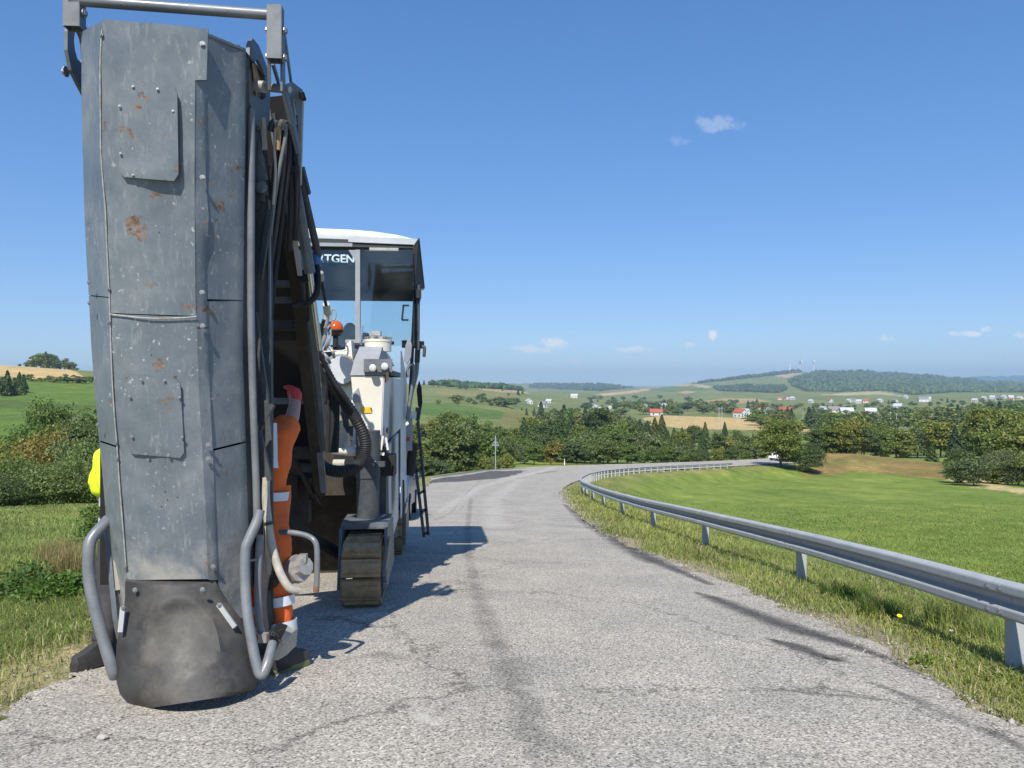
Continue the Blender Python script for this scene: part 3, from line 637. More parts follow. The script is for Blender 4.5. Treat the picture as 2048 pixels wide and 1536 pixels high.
# left copse
def copse(lst, label, group, cat='tree'):
    for key, px, d, h, w in lst: tree(key, at_px(px, d), d, h, label, cat, group, w)
copse([(('near_tree', 0), 104, 66, 8.0, .62), (('near_tree', 1), 142, 62, 7.3, .72), (('near_tree', 1), 66, 58, 6.0, .85), (('near_tree', 0), 182, 52, 5.4, .9), (('near_tree', 1), -16, 60, 4.9, .85), (('near_tree', 0), -80, 58, 5.4, 1), (('near_tree', 1), 225, 60, 6.4, 1), (('near_tree', 0), -160, 62, 6.0, 1),
       (('tall', 0), 250, 60, 8.5, 1.1), (('tall', 2), 300, 60, 8, 1.1), (('near_tree', 0), 360, 70, 8, 1.1)], 'KIND in the copse below the left meadow', 'trees of the left copse')
copse([(('near_bush', 0), 88, 48, 5.7, .68), (('near_bush', 0), 150, 46, 5.2, .66), (('near_bush', 1), 46, 46, 4.0, .85), (('near_bush', 0), 188, 43, 4.2, .8), (('near_bush', 1), 5, 42, 3.7, .95), (('near_bush', 1), 70, 41, 3.2, 1.0), (('near_bush', 0), 120, 40, 3.0, 1.0), (('near_bush', 1), 170, 39.5, 2.9, 1.0), (('near_bush', 1), -60, 44, 4.2, 1),
       (('near_bush', 0), -130, 46, 4.5, 1), (('near_bush', 0), 230, 42, 3.6, 1), (('near_bush', 1), 28, 38.5, 2.3, 1.0), (('near_bush', 1), 290, 46, 4, 1)], 'KIND at the foot of the left copse', 'bushes of the left copse', 'bush')
# centre belt behind the bend
def belt(pxs, d0, d1, top, keys, label, group, cat='tree', jit=8, wide=(.9, 1.15), hmin=2.5):
    for px in pxs:
        d = rnd.uniform(d0, d1); px = px + rnd.uniform(-jit, jit); x = at_px(px, d); g = gz(x, d); tp = top(px) if callable(top) else top
        h = max(hmin, CAMH + (CY - (tp + rnd.uniform(-11, 12))) / FPX * d - g)
        k = rnd.choice(keys); tree((k, rnd.randrange(len([1 for q in PROTO if q[0] == k]))), x, d, h, label, cat, group, rnd.uniform(*wide))
tp = lambda a, b: (lambda p: float(np.interp(p, a, b)))
LB, GB = 'KIND in the wooded belt behind the road bend', 'trees of the wooded belt'
belt(range(690, 1010, 27), 92, 104, tp([840, 900, 960, 1010], [872, 850, 852, 885]), ['tall', 'broad', 'broad'], LB, GB, wide=(.75, 1.0))
belt(range(820, 1030, 24), 88, 97, tp([840, 1020], [905, 905]), ['bush'], 'KIND along the outer road verge at the bend', 'bushes along the bend', 'bush', wide=(.8, 1.1), hmin=1.5)
belt(range(1020, 1500, 26), 132, 142, tp([1020, 1200, 1500], [886, 885, 890]), ['bush', 'bush', 'broad'], 'KIND along the outer road verge at the bend', 'bushes along the bend', 'bush', wide=(.8, 1.05))
belt(range(1000, 1540, 24), 142, 165, tp([1000, 1100, 1250, 1420, 1540], [868, 862, 862, 872, 868]), ['broad', 'tall', 'bush', 'conifer'], LB, GB, wide=(.8, 1.05))
belt(range(700, 1290, 23), 170, 215, tp([840, 930, 1000, 1080, 1290], [842, 824, 845, 838, 848]), ['broad', 'broad', 'tall', 'conifer'], LB, GB, wide=(.85, 1.1))
belt(range(1290, 1520, 20), 185, 235, tp([1290, 1400, 1520], [858, 866, 856]), ['broad', 'tall', 'conifer', 'conifer'], LB, GB, wide=(.8, 1.05))
LS, GS = 'KIND rising at the back of the wooded belt', 'spruces above the wooded belt'
belt(range(1125, 1330, 17), 240, 300, tp([1125, 1180, 1250, 1330], [822, 808, 822, 842]), ['conifer', 'conifer', 'tall'], LS, GS, wide=(.85, 1.05), jit=6)
belt(range(1340, 1480, 22), 250, 280, 853, ['conifer', 'broad'], LS, GS, wide=(.8, 1), jit=6)
belt(range(1040, 1320, 26), 330, 420, tp([1040, 1150, 1320], [842, 818, 832]), ['far_broad', 'far_conifer', 'far_broad'], LB, GB, wide=(.9, 1.2))
# right-hand trees
LR, GRP = 'KIND in the thicket at the edge of the right-hand meadow', 'trees of the right thicket'
belt([1632, 1650, 1672, 1692, 1712, 1735, 1752], 150, 170, tp([1630, 1660, 1700, 1760], [856, 832, 838, 856]), ['broad', 'broad', 'tall'], LR, GRP, wide=(.95, 1.2))
belt([1712, 1722], 140, 144, 848, ['broad'], LR, GRP, wide=(.8, .95))
belt([1770, 1790, 1812, 1835, 1850, 1875], 165, 215, tp([1770, 1850, 1890], [858, 838, 842]), ['broad', 'tall', 'broad'], LR, GRP, wide=(.9, 1.15))
belt([1862], 128, 132, 888, ['conifer'], 'small broad spruce standing in front of the right thicket', None, wide=(1.2, 1.3), jit=2)
belt([1905, 1930, 1955, 1985, 2010, 2040, 2070, 2105, 2140, 2200, 2260], 150, 190, tp([1900, 1960, 2010, 2050, 2300], [845, 818, 805, 808, 800]), ['broad', 'tall', 'broad', 'conifer'], LR, GRP, wide=(.85, 1.1))
belt([1925, 1965, 2000, 2035, 2075, 2120, 2180], 98, 118, tp([1920, 1970, 2010, 2060, 2200], [890, 862, 842, 838, 836]), ['broad', 'broad', 'tall'], LR, GRP, wide=(.85, 1.05))
belt([1922, 1952, 1985, 2022, 2060, 2105, 2160], 78, 86, tp([1910, 1960, 2050, 2160], [925, 902, 890, 885]), ['bush', 'near_bush'], 'KIND bordering the right-hand meadow', 'bushes of the right thicket', 'bush', wide=(.9, 1.1), hmin=1.5)
# far left hillside
belt(range(-60, 60, 9), 300, 345, tp([-60, 30, 60], [738, 744, 765]), ['far_conifer', 'conifer'], 'KIND in the block of wood on the left hillside', 'spruces on the left hillside', wide=(.9, 1.2), jit=3)
belt(range(-60, 52, 11), 285, 300, tp([-60, 20, 52], [752, 758, 775]), ['far_conifer', 'far_broad'], 'KIND in the block of wood on the left hillside', 'spruces on the left hillside', wide=(.9, 1.2), jit=3)
belt(range(36, 156, 7), 655, 700, tp([36, 60, 90, 120, 152], [728, 718, 714, 721, 730]), ['far_broad', 'far_conifer'], 'KIND in the wood on the crest above the tan field', 'trees on the left crest', wide=(1.0, 1.4), jit=3)
belt(range(55, 190, 9), 388, 400, tp([55, 72, 85, 110, 135, 190], [755, 752, 758, 750, 757, 757]), ['far_broad'], 'small tree in the hedge below the tan field', 'hedge trees on the left hillside', wide=(1.0, 1.5), jit=3, hmin=1.6)
# hillside behind the belt, left of centre
belt([878, 912, 918, 936, 952, 962, 975, 985, 1000, 1012, 1030], 640, 760, tp([870, 912, 940, 1030], [794, 789, 794, 797]), ['far_broad'], 'round tree scattered over the green hillside beyond the belt', 'scattered hillside trees', wide=(1.1, 1.5), jit=4, hmin=4)
belt(range(850, 1060, 14), 1250, 1500, tp([850, 900, 1060], [765, 766, 777]), ['far_broad', 'far_conifer'], 'KIND on the distant hill crest left of the bend', 'trees on the middle crest', wide=(1.1, 1.6), jit=6, hmin=5)
belt(range(1040, 1160, 11), 520, 700, tp([1040, 1100, 1160], [822, 812, 808]), ['far_broad', 'far_broad', 'far_conifer'], 'KIND among the houses on the middle hillside', 'trees on the middle hillside', wide=(1, 1.4), jit=5)
# village trees
LV, GV = 'KIND among the village houses in the valley', 'village trees'
for n_, (x0, x1), (y0, y1), (p0, p1) in [(76, (1170, 1560), (760, 1300), (800, 826)), (58, (1540, 1880), (800, 1300), (801, 822)), (46, (1760, 2060), (420, 800), (818, 842)), (26, (1880, 2080), (800, 1500), (796, 810)), (24, (1160, 1420), (1300, 2000), (790, 800)), (26, (1500, 1760), (470, 640), (838, 850))]:
    for i in range(n_):
        d = rnd.uniform(y0, y1); px = rnd.uniform(x0, x1); x = at_px(px, d); h = rnd.uniform(7, 13) if px < 1530 or d < 800 else rnd.uniform(4.5, 8)
        tree(('far_conifer', rnd.randrange(2)) if rnd.random() < .2 else ('far_broad', rnd.randrange(4)), x, d, h, LV, 'tree', GV, rnd.uniform(1.1, 1.7))
# far woods on the ridges: one mass each, low polyhedra crowns
def wood(poly, y0, y1, n, name, label):
    xs = []; tries = 0; bx = [min(p[0] for p in poly), max(p[0] for p in poly)]
    r = np.random.default_rng(len(poly) + n); px = r.uniform(*bx, n * 40); d = np.exp(r.uniform(math.log(y0), math.log(y1), n * 40)); x = (px - CX) / FPX * d
    h = ground(x, d); py = CY - (h - CAMH) / d * FPX; ok = inpoly(px, py, poly); x, d, h = x[ok][:n], d[ok][:n], h[ok][:n]
    ico = np.array([(0, 0, 1.0), (.9, 0, .45), (.28, .86, .5), (-.72, .53, .42), (-.72, -.53, .5), (.28, -.86, .45), (.5, .36, -.2), (-.2, .6, -.2), (-.6, 0, -.2), (-.2, -.6, -.2), (.5, -.36, -.2)])
    fc = np.array([(0, 1, 2), (0, 2, 3), (0, 3, 4), (0, 4, 5), (0, 5, 1), (1, 6, 2), (2, 7, 3), (3, 8, 4), (4, 9, 5), (5, 10, 1), (6, 7, 2), (7, 8, 3), (8, 9, 4), (9, 10, 5), (10, 6, 1)])
    k = len(x); s = r.uniform(6, 12, k) * (d / 4000) ** .4; V = ico[None] * (s[:, None, None] * r.uniform(.75, 1.3, (k, 11, 1))) + np.stack([x, d, h + s * .2], 1)[:, None]
    F = fc[None] + (np.arange(k) * 11)[:, None, None]
    me = np_mesh(name, V.reshape(-1, 3), F.reshape(-1, 3)); setprops(link_mesh(name, me, None, 'needle'), label, 'wood', None, 'stuff')
for (poly, y0, y1, n), lab in zip(WOODS, ['far-off wood covering the ridge right of the wind turbines', 'far-off wood along the crest left of the wind turbines', 'far-off wood on the slope below the wind turbines', 'far-off wood along the crest left of the bend', 'far-off wood on the blue hills beyond the valley', 'far-off wood on the bluish ridge furthest away']):
    wood(poly, y0, y1, n, 'distant_wood', lab)

# ================================================================== HOUSES, TURBINES, POLES
plain('render_white', (.60, .59, .56), .8, 0, .06, 1); plain('render_cream', (.66, .58, .42), .8, 0, .06, 1)
plain('roof_red', (.36, .085, .045), .7, 0, .2, 1); plain('roof_grey', (.20, .20, .205), .6, 0, .2, 1); plain('roof_light', (.55, .57, .60), .4, .2, .1, 1)
plain('window_dark', (.03, .035, .045), .15); plain('chimney_brick', (.30, .14, .09), .8)
def house(px, py, w, d, h, roof, rot, wall='render_white', label='', ymin=300):
    w, d, h = w * .8, d * .75, h * .8; q = hit(px, py, ymin); e = empty('village_house', (0, 0, 0), label, 'house', 'village houses')
    # white-walled house with pitched roof, windows and chimney
    MB().prism([(-w / 2, -d / 2, -1), (w / 2, -d / 2, -1), (w / 2, -d / 2, h), (0, -d / 2, h + w * .38), (-w / 2, -d / 2, h)], (0, d, 0)).build('wall', wall, e)
    rm = MB()
    for s in (-1, 1): rm.prism([(s * (w / 2 + .5), -d / 2 - .5, h - .3), (0, -d / 2 - .5, h + w * .38 + .1), (0, -d / 2 - .5, h + w * .38 + .4), (s * (w / 2 + .5), -d / 2 - .5, h)], (0, d + 1, 0))
    rf = rm.build('roof', roof, e); MB().box((w * .18, d * .2, h + w * .36), (.7, .7, 1.8)).build('chimney', 'chimney_brick', rf)
    for i, x in enumerate((-w * .25, w * .25)):
        for z in ((1.2,) if h < 3.5 else (1.2, 3.2)): MB().box((x, -d / 2 - .03, z), (1.2, .12, 1.4)).build('window', 'window_dark', e)
    for y in (-d * .25, d * .25):
        for s in (-1, 1): MB().box((s * (w / 2 + .03), y, 1.6), (.12, 1.4, 1.4)).build('window', 'window_dark', e)
    e.location = q; e.rotation_euler = (0, 0, rot); return e
HS = [(1086, 815, 10, 14, 5, 'roof_grey', .9), (1058, 807, 9, 12, 4, 'roof_light', .3), (1098, 806, 10, 12, 4, 'roof_light', 1.2), (1149, 796, 16, 22, 6, 'roof_light', 1.3), (1187, 815, 9, 12, 4, 'roof_grey', .5), (1196, 819, 9, 11, 4, 'roof_light', .2), (1218, 818, 9, 11, 4, 'roof_grey', .2), (1288, 820, 11, 13, 5, 'roof_grey', .7),
      (1312, 831, 10, 16, 4, 'roof_red', 1.5), (1330, 815, 9, 11, 4, 'roof_light', .4), (1376, 818, 9, 11, 4, 'roof_light', .2), (1456, 812, 9, 11, 4, 'roof_light', .3), (1480, 835, 10, 12, 6, 'roof_red', .6), (1491, 835, 10, 12, 6, 'roof_light', .5), (1519, 823, 10, 12, 6, 'roof_red', .8), (1533, 822, 9, 12, 5, 'roof_red', .3), (1541, 828, 9, 12, 4, 'roof_grey', .3),
      (1560, 800, 10, 12, 5, 'roof_red', 1.2), (1573, 799, 10, 12, 5, 'roof_red', .2), (1585, 800, 9, 12, 5, 'roof_light', .6), (1566, 826, 10, 13, 5, 'roof_red', .3), (1577, 827, 10, 12, 5, 'roof_red', .9), (1622, 806, 9, 11, 5, 'roof_light', .4), (1646, 823, 10, 12, 4, 'roof_light', .3), (1668, 825, 12, 16, 4, 'roof_grey', 1.2), (1693, 827, 12, 18, 3.5, 'roof_light', 1.4),
      (1741, 828, 11, 15, 4, 'roof_light', 1.3), (1660, 805, 10, 12, 5, 'roof_red', .2), (1698, 805, 9, 11, 5, 'roof_light', .2), (1708, 804, 9, 11, 5, 'roof_grey', .6), (1718, 807, 10, 12, 5, 'roof_light', .9), (1732, 806, 10, 12, 5, 'roof_red', 1.1), (1760, 805, 9, 11, 5, 'roof_light', .2), (1796, 818, 10, 13, 5, 'roof_light', .8), (1790, 805, 9, 11, 4, 'roof_grey', .4),
      (1812, 797, 9, 11, 5, 'roof_light', .3), (1846, 804, 14, 22, 7, 'roof_grey', 1.3), (1857, 803, 8, 9, 11, 'roof_grey', .3), (1950, 805, 9, 11, 5, 'roof_light', .4), (1968, 799, 9, 11, 5, 'roof_light', .2), (1985, 798, 10, 12, 5, 'roof_light', .8), (1997, 801, 9, 11, 5, 'roof_grey', .6), (2008, 797, 9, 11, 5, 'roof_light', .2), (2022, 798, 10, 12, 5, 'roof_light', 1.2), (2023, 806, 9, 11, 5, 'roof_red', .3), (2040, 799, 9, 11, 4, 'roof_light', .3)]
lab_h = {'roof_red': 'small white village house with a red pitched roof in the valley', 'roof_grey': 'small white village house with a dark grey pitched roof in the valley', 'roof_light': 'small white village house with a pale pitched roof in the valley'}
for i, (px, py, w, d, h, rf, ro) in enumerate(HS):
    house(px, py, w, d, h, rf, ro, 'render_cream' if i % 7 == 3 else 'render_white', lab_h[rf] if i % 7 != 3 else lab_h[rf].replace('white', 'cream'))
plain('turbine_white', (.80, .80, .80), .5, 0, .03, 1)
tl = ['wind turbine at the left end of the ridge above the stubble field', 'wind turbine between the two others on the ridge', 'wind turbine on the wooded top of the ridge']
for i, (px, py, top, a0) in enumerate([(1580, 744, 725, 88), (1601, 742, 723, 20), (1627, 742, 723, 75)]):
    q = hit(px, py, 3000); z0 = q.z; d = q.y; topz = CAMH + (CY - top) / FPX * d; H = topz - z0
    e = empty('wind_turbine', q, tl[i], 'wind turbine')
    MB().tube([q - Vector((0, 0, 12)), q + Vector((0, 0, H * .5)), q + Vector((0, 0, H))], [H * .05, H * .042, H * .032], 10).build('tower', 'turbine_white', e)
    hub = q + Vector((0, -H * .05, H)); MB().box(q + Vector((0, 0, H)), (H * .07, H * .18, H * .07)).build('nacelle', 'turbine_white', e, bevel=.5)
    MB().sphere(hub, H * .04, 8, 6).build('hub', 'turbine_white', e)
    for k in range(3):
        a = R(a0 + 120 * k); dr = Vector((math.cos(a) * .42, math.cos(a) * .9, math.sin(a))); sd = Vector((-math.sin(a) * .42, -math.sin(a) * .9, math.cos(a))); L = H * .45
        MB().prism([hub + sd * H * .012, hub + dr * L * .25 + sd * H * .03, hub + dr * L, hub + dr * L * .25 - sd * H * .012, hub - sd * H * .012], (0, -H * .012, 0)).build('blade', 'turbine_white', e)
plain('pole_pale', (.5, .49, .46), .7)
for px, py, h in [(1562, 838, 9), (1606, 838, 9), (1550, 840, 9), (1700, 852, 11), (1756, 856, 10), (1763, 857, 9), (1781, 860, 11), (1793, 860, 10), (1438, 858, 13), (1444, 858, 13)]:
    q = hit(px, py, 300); e = empty('utility_pole', q, 'thin pale utility pole standing in the valley fields', 'pole', 'utility poles')
    MB().cyl(q - Vector((0, 0, .5)), q + Vector((0, 0, h)), .17, 6, .11).build('shaft', 'pole_pale', e); MB().box(q + Vector((0, 0, h - .5)), (1.8, .14, .14)).build('crossarm', 'pole_pale', e)
# ================================================================== GRASS, WEEDS
m, nt, b = newmat('blade'); MAT['blade'] = m
at = nd(nt, 'ShaderNodeAttribute', attribute_name='col'); nt.links.new(at.outputs['Color'], b.inputs['Base Color']); b.inputs['Roughness'].default_value = .65; b.inputs['Specular IOR Level'].default_value = .2
tr = nd(nt, 'ShaderNodeBsdfTranslucent'); nt.links.new(at.outputs['Color'], tr.inputs['Color']); ms = nd(nt, 'ShaderNodeMixShader'); ms.inputs[0].default_value = .4
nt.links.new(b.outputs[0], ms.inputs[1]); nt.links.new(tr.outputs[0], ms.inputs[2]); nt.links.new(ms.outputs[0], nt.nodes['Material Output'].inputs[0])
def blades(x, y, z, h, w, c, lean=.45):
    n = len(x); r = np.random.default_rng(n); a = r.uniform(0, 2 * math.pi, n); la = r.uniform(0, 2 * math.pi, n); l = h * lean * r.uniform(.2, 1.3, n)
    dx, dy = np.cos(a) * w / 2, np.sin(a) * w / 2; ox, oy = np.cos(la) * l, np.sin(la) * l
    V = np.empty((n, 5, 3)); 
    V[:, 0] = np.stack([x - dx, y - dy, z - .015], 1); V[:, 1] = np.stack([x + dx, y + dy, z - .015], 1)
    V[:, 2] = np.stack([x + dx * .8 + ox * .35, y + dy * .8 + oy * .35, z + h * .6], 1); V[:, 3] = np.stack([x - dx * .8 + ox * .35, y - dy * .8 + oy * .35, z + h * .6], 1)
    V[:, 4] = np.stack([x + ox, y + oy, z + h * (1 - .25 * lean)], 1)
    B = np.arange(n) * 5; F = np.concatenate([np.stack([B, B + 1, B + 2], 1), np.stack([B, B + 2, B + 3], 1), np.stack([B + 3, B + 2, B + 4], 1)])
    return V.reshape(-1, 3), F, np.repeat(c, 5, axis=0)
def grass_obj(name, parts, label):
    Vs, Fs, Cs, o = [], [], [], 0
    for V, F, C in parts: Vs.append(V); Fs.append(F + o); Cs.append(C); o += len(V)
    me = np_mesh(name, np.concatenate(Vs), np.concatenate(Fs)); C = np.concatenate(Cs)
    ca = me.color_attributes.new('col', 'FLOAT_COLOR', 'POINT'); ca.data.foreach_set('color', np.concatenate([C, np.ones((len(C), 1))], 1).astype(np.float32).ravel())
    setprops(link_mesh(name, me, None, 'blade'), label, 'grass', None, 'stuff')
def gcol(r, n, base, var=.28, dry=.2, dryc=(.36, .31, .14)):
    c = np.array(base)[None] * r.uniform(1 - var, 1 + var, (n, 1)) * r.uniform(.9, 1.1, (n, 3)); k = r.uniform(0, 1, n) < dry; c[k] = np.array(dryc) * r.uniform(.7, 1.15, (k.sum(), 1)); return c
def patchy(x, y, s): return .5 + .25 * np.sin(x * 2.1 / s + 1.7 * np.sin(y * .9 / s)) + .25 * np.sin(y * 1.6 / s + 2.0 * np.sin(x * 1.3 / s))
r = np.random.default_rng(5); parts = []
# right side: verge and near meadow
n = 330000; y = np.exp(r.uniform(math.log(2.6), math.log(60), n)); x = r.uniform(0, 1, n) ** 1.15 * (y * .80 + 3.5 - 1.7) + 1.7
z, D, _ = ground(x, y, True)
keep = (r.uniform(0, 1, n) > smooth01(26, 58, y)) & (D > .06) & (x < y * .75 + 2.5); edge = smooth01(.05, .62, D + .2 * np.sin(y * 1.7) * .8 + r.normal(0, .16, n)); keep &= r.uniform(0, 1, n) < .07 + .93 * edge
x, y, z, D, edge = x[keep], y[keep], z[keep], D[keep], edge[keep]; n = len(x)
p = patchy(x, y, 1.0); ver = 1 - smooth01(2.2, 4.0, D + .6 * (p - .5)); sc = np.maximum(1, y / 9)
rail = np.exp(-((D - 1.0) / .45) ** 2) * (y < 40)
h = (.035 + .045 * r.uniform(0, 1, n) + ver * (.025 + .05 * p) * r.uniform(.3, 1.4, n) * edge + rail * .07 * r.uniform(0, 1, n)) * (.7 + .3 * np.minimum(sc, 2)); w = .0062 * sc ** .85 * r.uniform(.7, 1.3, n)
cm = np.array((.20, .275, .065))[None] * (1 - ver[:, None]) + np.array((.25, .305, .085))[None] * ver[:, None]
p2_ = patchy(x + .3 * y, y * .4 - x, 3.2); c = cm * r.uniform(.65, 1.3, (n, 1)) * (.78 + .44 * p)[:, None] * (np.array((.80, .86, .85))[None] + np.array((.45, .28, .2))[None] * p2_[:, None]); dry = r.uniform(0, 1, n) < (.05 + .22 * ver * (1 - edge * .5)); c[dry] = np.array((.52, .45, .24)) * r.uniform(.65, 1.15, (dry.sum(), 1))
parts.append(blades(x, y, z, h * .85, w * 1.1, c, 1.15))
grass_obj('verge_grass', parts, 'short green grass on the right verge and meadow behind the guard rail')
# left side
parts = []; n = 170000; y = np.exp(r.uniform(math.log(3.0), math.log(38), n)); x = -(r.uniform(0, 1, n) ** 1.2 * (y * .80 + 3 - 2.6) + 2.6)
z, D, _ = ground(x, y, True); D = -D; keep = (D > .1) & (x > -y * .75 - 3); edge = smooth01(.1, 1.0, D + r.normal(0, .15, n) + .2 * np.sin(y * 2.1)); keep &= r.uniform(0, 1, n) < .08 + .92 * edge
x, y, z, D, edge = x[keep], y[keep], z[keep], D[keep], edge[keep]; n = len(x); p = patchy(x, y, 1.3); sc = np.maximum(1, y / 9); ver = 1 - smooth01(2.5, 6, D)
h = (.05 + .06 * r.uniform(0, 1, n) + .13 * ver * p * edge * r.uniform(.3, 1.2, n)) * (.7 + .3 * np.minimum(sc, 2)); w = .0065 * sc ** .85 * r.uniform(.7, 1.3, n)
c = (np.array((.215, .275, .072))[None] * r.uniform(.65, 1.3, (n, 1))) * (.75 + .5 * p)[:, None]; dry = r.uniform(0, 1, n) < (.07 + .5 * (1 - edge)); c[dry] = np.array((.52, .45, .24)) * r.uniform(.65, 1.15, (dry.sum(), 1))
parts.append(blades(x, y, z, h * .85, w * 1.1, c, 1.15))
grass_obj('verge_grass', parts, 'rough green and straw grass on the left verge and meadow')
# tall tufts
def tuft(px, py, n, h, rad, base, label, name='grass_tuft', dry=.12, lean=.6):
    q = hit(px, py, 2.0) if False else None
    d = 3.0
    for _ in range(40):
        x_ = (px - CX) / FPX * d; g_ = gz(x_, d); d = .5 * d + .5 * (CAMH - g_) / ((py - CY) / FPX)
    x0, y0 = (px - CX) / FPX * d, d
    rr = np.random.default_rng(int(px)); ra = rad * np.sqrt(rr.uniform(0, 1, n)); a = rr.uniform(0, 6.28, n); x_ = x0 + ra * np.cos(a); y_ = y0 + ra * np.sin(a); z_ = ground(x_, y_)
    V, F, C = blades(x_, y_, z_, h * rr.uniform(.45, 1.1, n), np.full(n, .006 * max(1, y0 / 8)), gcol(rr, n, base, .3, dry), lean)
    me = np_mesh(name, V, F); ca = me.color_attributes.new('col', 'FLOAT_COLOR', 'POINT'); ca.data.foreach_set('color', np.concatenate([C, np.ones((len(C), 1))], 1).astype(np.float32).ravel())
    setprops(link_mesh(name, me, None, 'blade'), label, 'grass', None, 'stuff')
tuft(1905, 1268, 1000, .46, .20, (.30, .36, .11), 'tall spreading grass tuft under the guard rail beside its nearest post')
tuft(1990, 1292, 700, .30, .24, (.26, .33, .09), 'dense grass clump at the foot of the nearest guard rail post')
tuft(1690, 1200, 700, .24, .24, (.10, .17, .03), 'grass clump coloured dark as the shade of the guard rail')  # rail shadow put into the blade colour
tuft(1770, 1235, 700, .24, .24, (.11, .18, .03), 'grass clump coloured dark as rail shade between two guard rail posts')  # blades darkened the same way along the rail's shadow
tuft(150, 1150, 700, .55, .34, (.36, .30, .13), 'tall straw-coloured dry grass beside the left loop of the conveyor', dry=.6, lean=.35)
tuft(110, 1128, 400, .5, .3, (.34, .29, .12), 'tall straw-coloured dry grass on the left verge behind the weeds', dry=.5, lean=.35)
# leafy weeds on the left verge
def weed(px, py, h, n, size, rad, label, name='weed_clump', colr='weed_leaf', cat='plant'):
    global RNG
    d = 4.0
    for _ in range(40):
        x_ = (px - CX) / FPX * d; g_ = gz(x_, d); d = .5 * d + .5 * (CAMH - g_) / ((py - CY) / FPX)
    x0, y0 = (px - CX) / FPX * d, d; RNG = np.random.default_rng(int(px + py)); q = Vector((x0, y0, gz(x0, y0)))
    e = empty(name, q, label, cat)
    C = RNG.normal(0, rad * .5, (n, 3)); C[:, 2] = np.abs(RNG.uniform(.05, 1, n)) * h * np.clip(1.15 - (np.hypot(C[:, 0], C[:, 1]) / rad) ** 2 * .6, .15, 1)
    V, F = leaves(C, np.array([0, 0, 1.0])[None].repeat(n, 0), size); V[:, 2] = np.maximum(V[:, 2], .0); me = np_mesh('foliage', V, F); me.materials.append(MAT[colr]); link_mesh('foliage', me, e)
    mb = MB()
    for i in range(9):
        a = RNG.uniform(0, 6.28); rr = rad * .45 * RNG.uniform(.2, 1); mb.tube([q + Vector((rr * .4 * math.cos(a), rr * .4 * math.sin(a), -.02)), q + Vector((rr * math.cos(a), rr * math.sin(a), h * .8))], [.004, .002], 4, True, False)
    mb.build('stem', 'weed_leaf', e)
leaf_mat('weed_leaf', (.045, .085, .015), (.10, .165, .035), (.19, .25, .075))
for i, (px, py, h, rad) in enumerate([(30, 1195, .30, .38), (95, 1205, .32, .36), (150, 1190, .30, .28), (60, 1165, .28, .34)]):
    weed(px, py, h, 520, .030, rad, ['broad-leaved weeds at the picture-edge side of the left verge patch', 'broad-leaved weeds in the middle of the left verge patch', 'broad-leaved weeds beside the left conveyor loop', 'broad-leaved weeds at the back of the left verge patch'][i])
weed(185, 1085, .75, 900, .035, .32, 'small dark green shrub behind the left conveyor loop', 'shrub', 'weed_leaf', 'bush')
for (px, py), lb in zip([(2000, 1365), (1960, 1330), (1850, 1330)], ['low clover patch on the right verge closest to the first rail post', 'low clover patch just behind another on the right verge', 'low clover patch on the right verge below the middle of the first rail beam']): weed(px, py, .06, 150, .017, .14, lb, 'clover_patch')
# dandelion
plain('petal', (.75, .55, .02), .6)
q = Vector((at_px(1798, 6.6), 6.6, 0)); q.z = gz(q.x, q.y); e = empty('dandelion', q, 'single yellow dandelion in the grass below the guard rail', 'flower')
MB().cyl(q, q + Vector((0, 0, .10)), .003, 5).build('stem', 'weed_leaf', e); MB().cyl(q + Vector((0, 0, .10)), q + Vector((0, -.01, .12)), .012, 9, .022).build('flower_head', 'petal', e)
# loose stones
plain('stone', (.38, .36, .32), .85, 0, .2, 30, .3)
for i, (px, py, s, lab) in enumerate([(205, 1490, .022, 'pale loose stone on the asphalt in front of the conveyor'), (1902, 1270, .016, 'small pale stone lying in the verge grass')]):
    x_, y_ = at_road(px, py); mb = MB(); mb.sphere((x_, y_, -float(S(y_)) + .03 + s * .4), s, 7, 5, (1.3, .8, .6))
    for v in mb.v: v += Vector((random.uniform(-1, 1), random.uniform(-1, 1), random.uniform(-1, 1))) * s * .12
    mb.build('stone', 'stone', None, lab, 'stone')

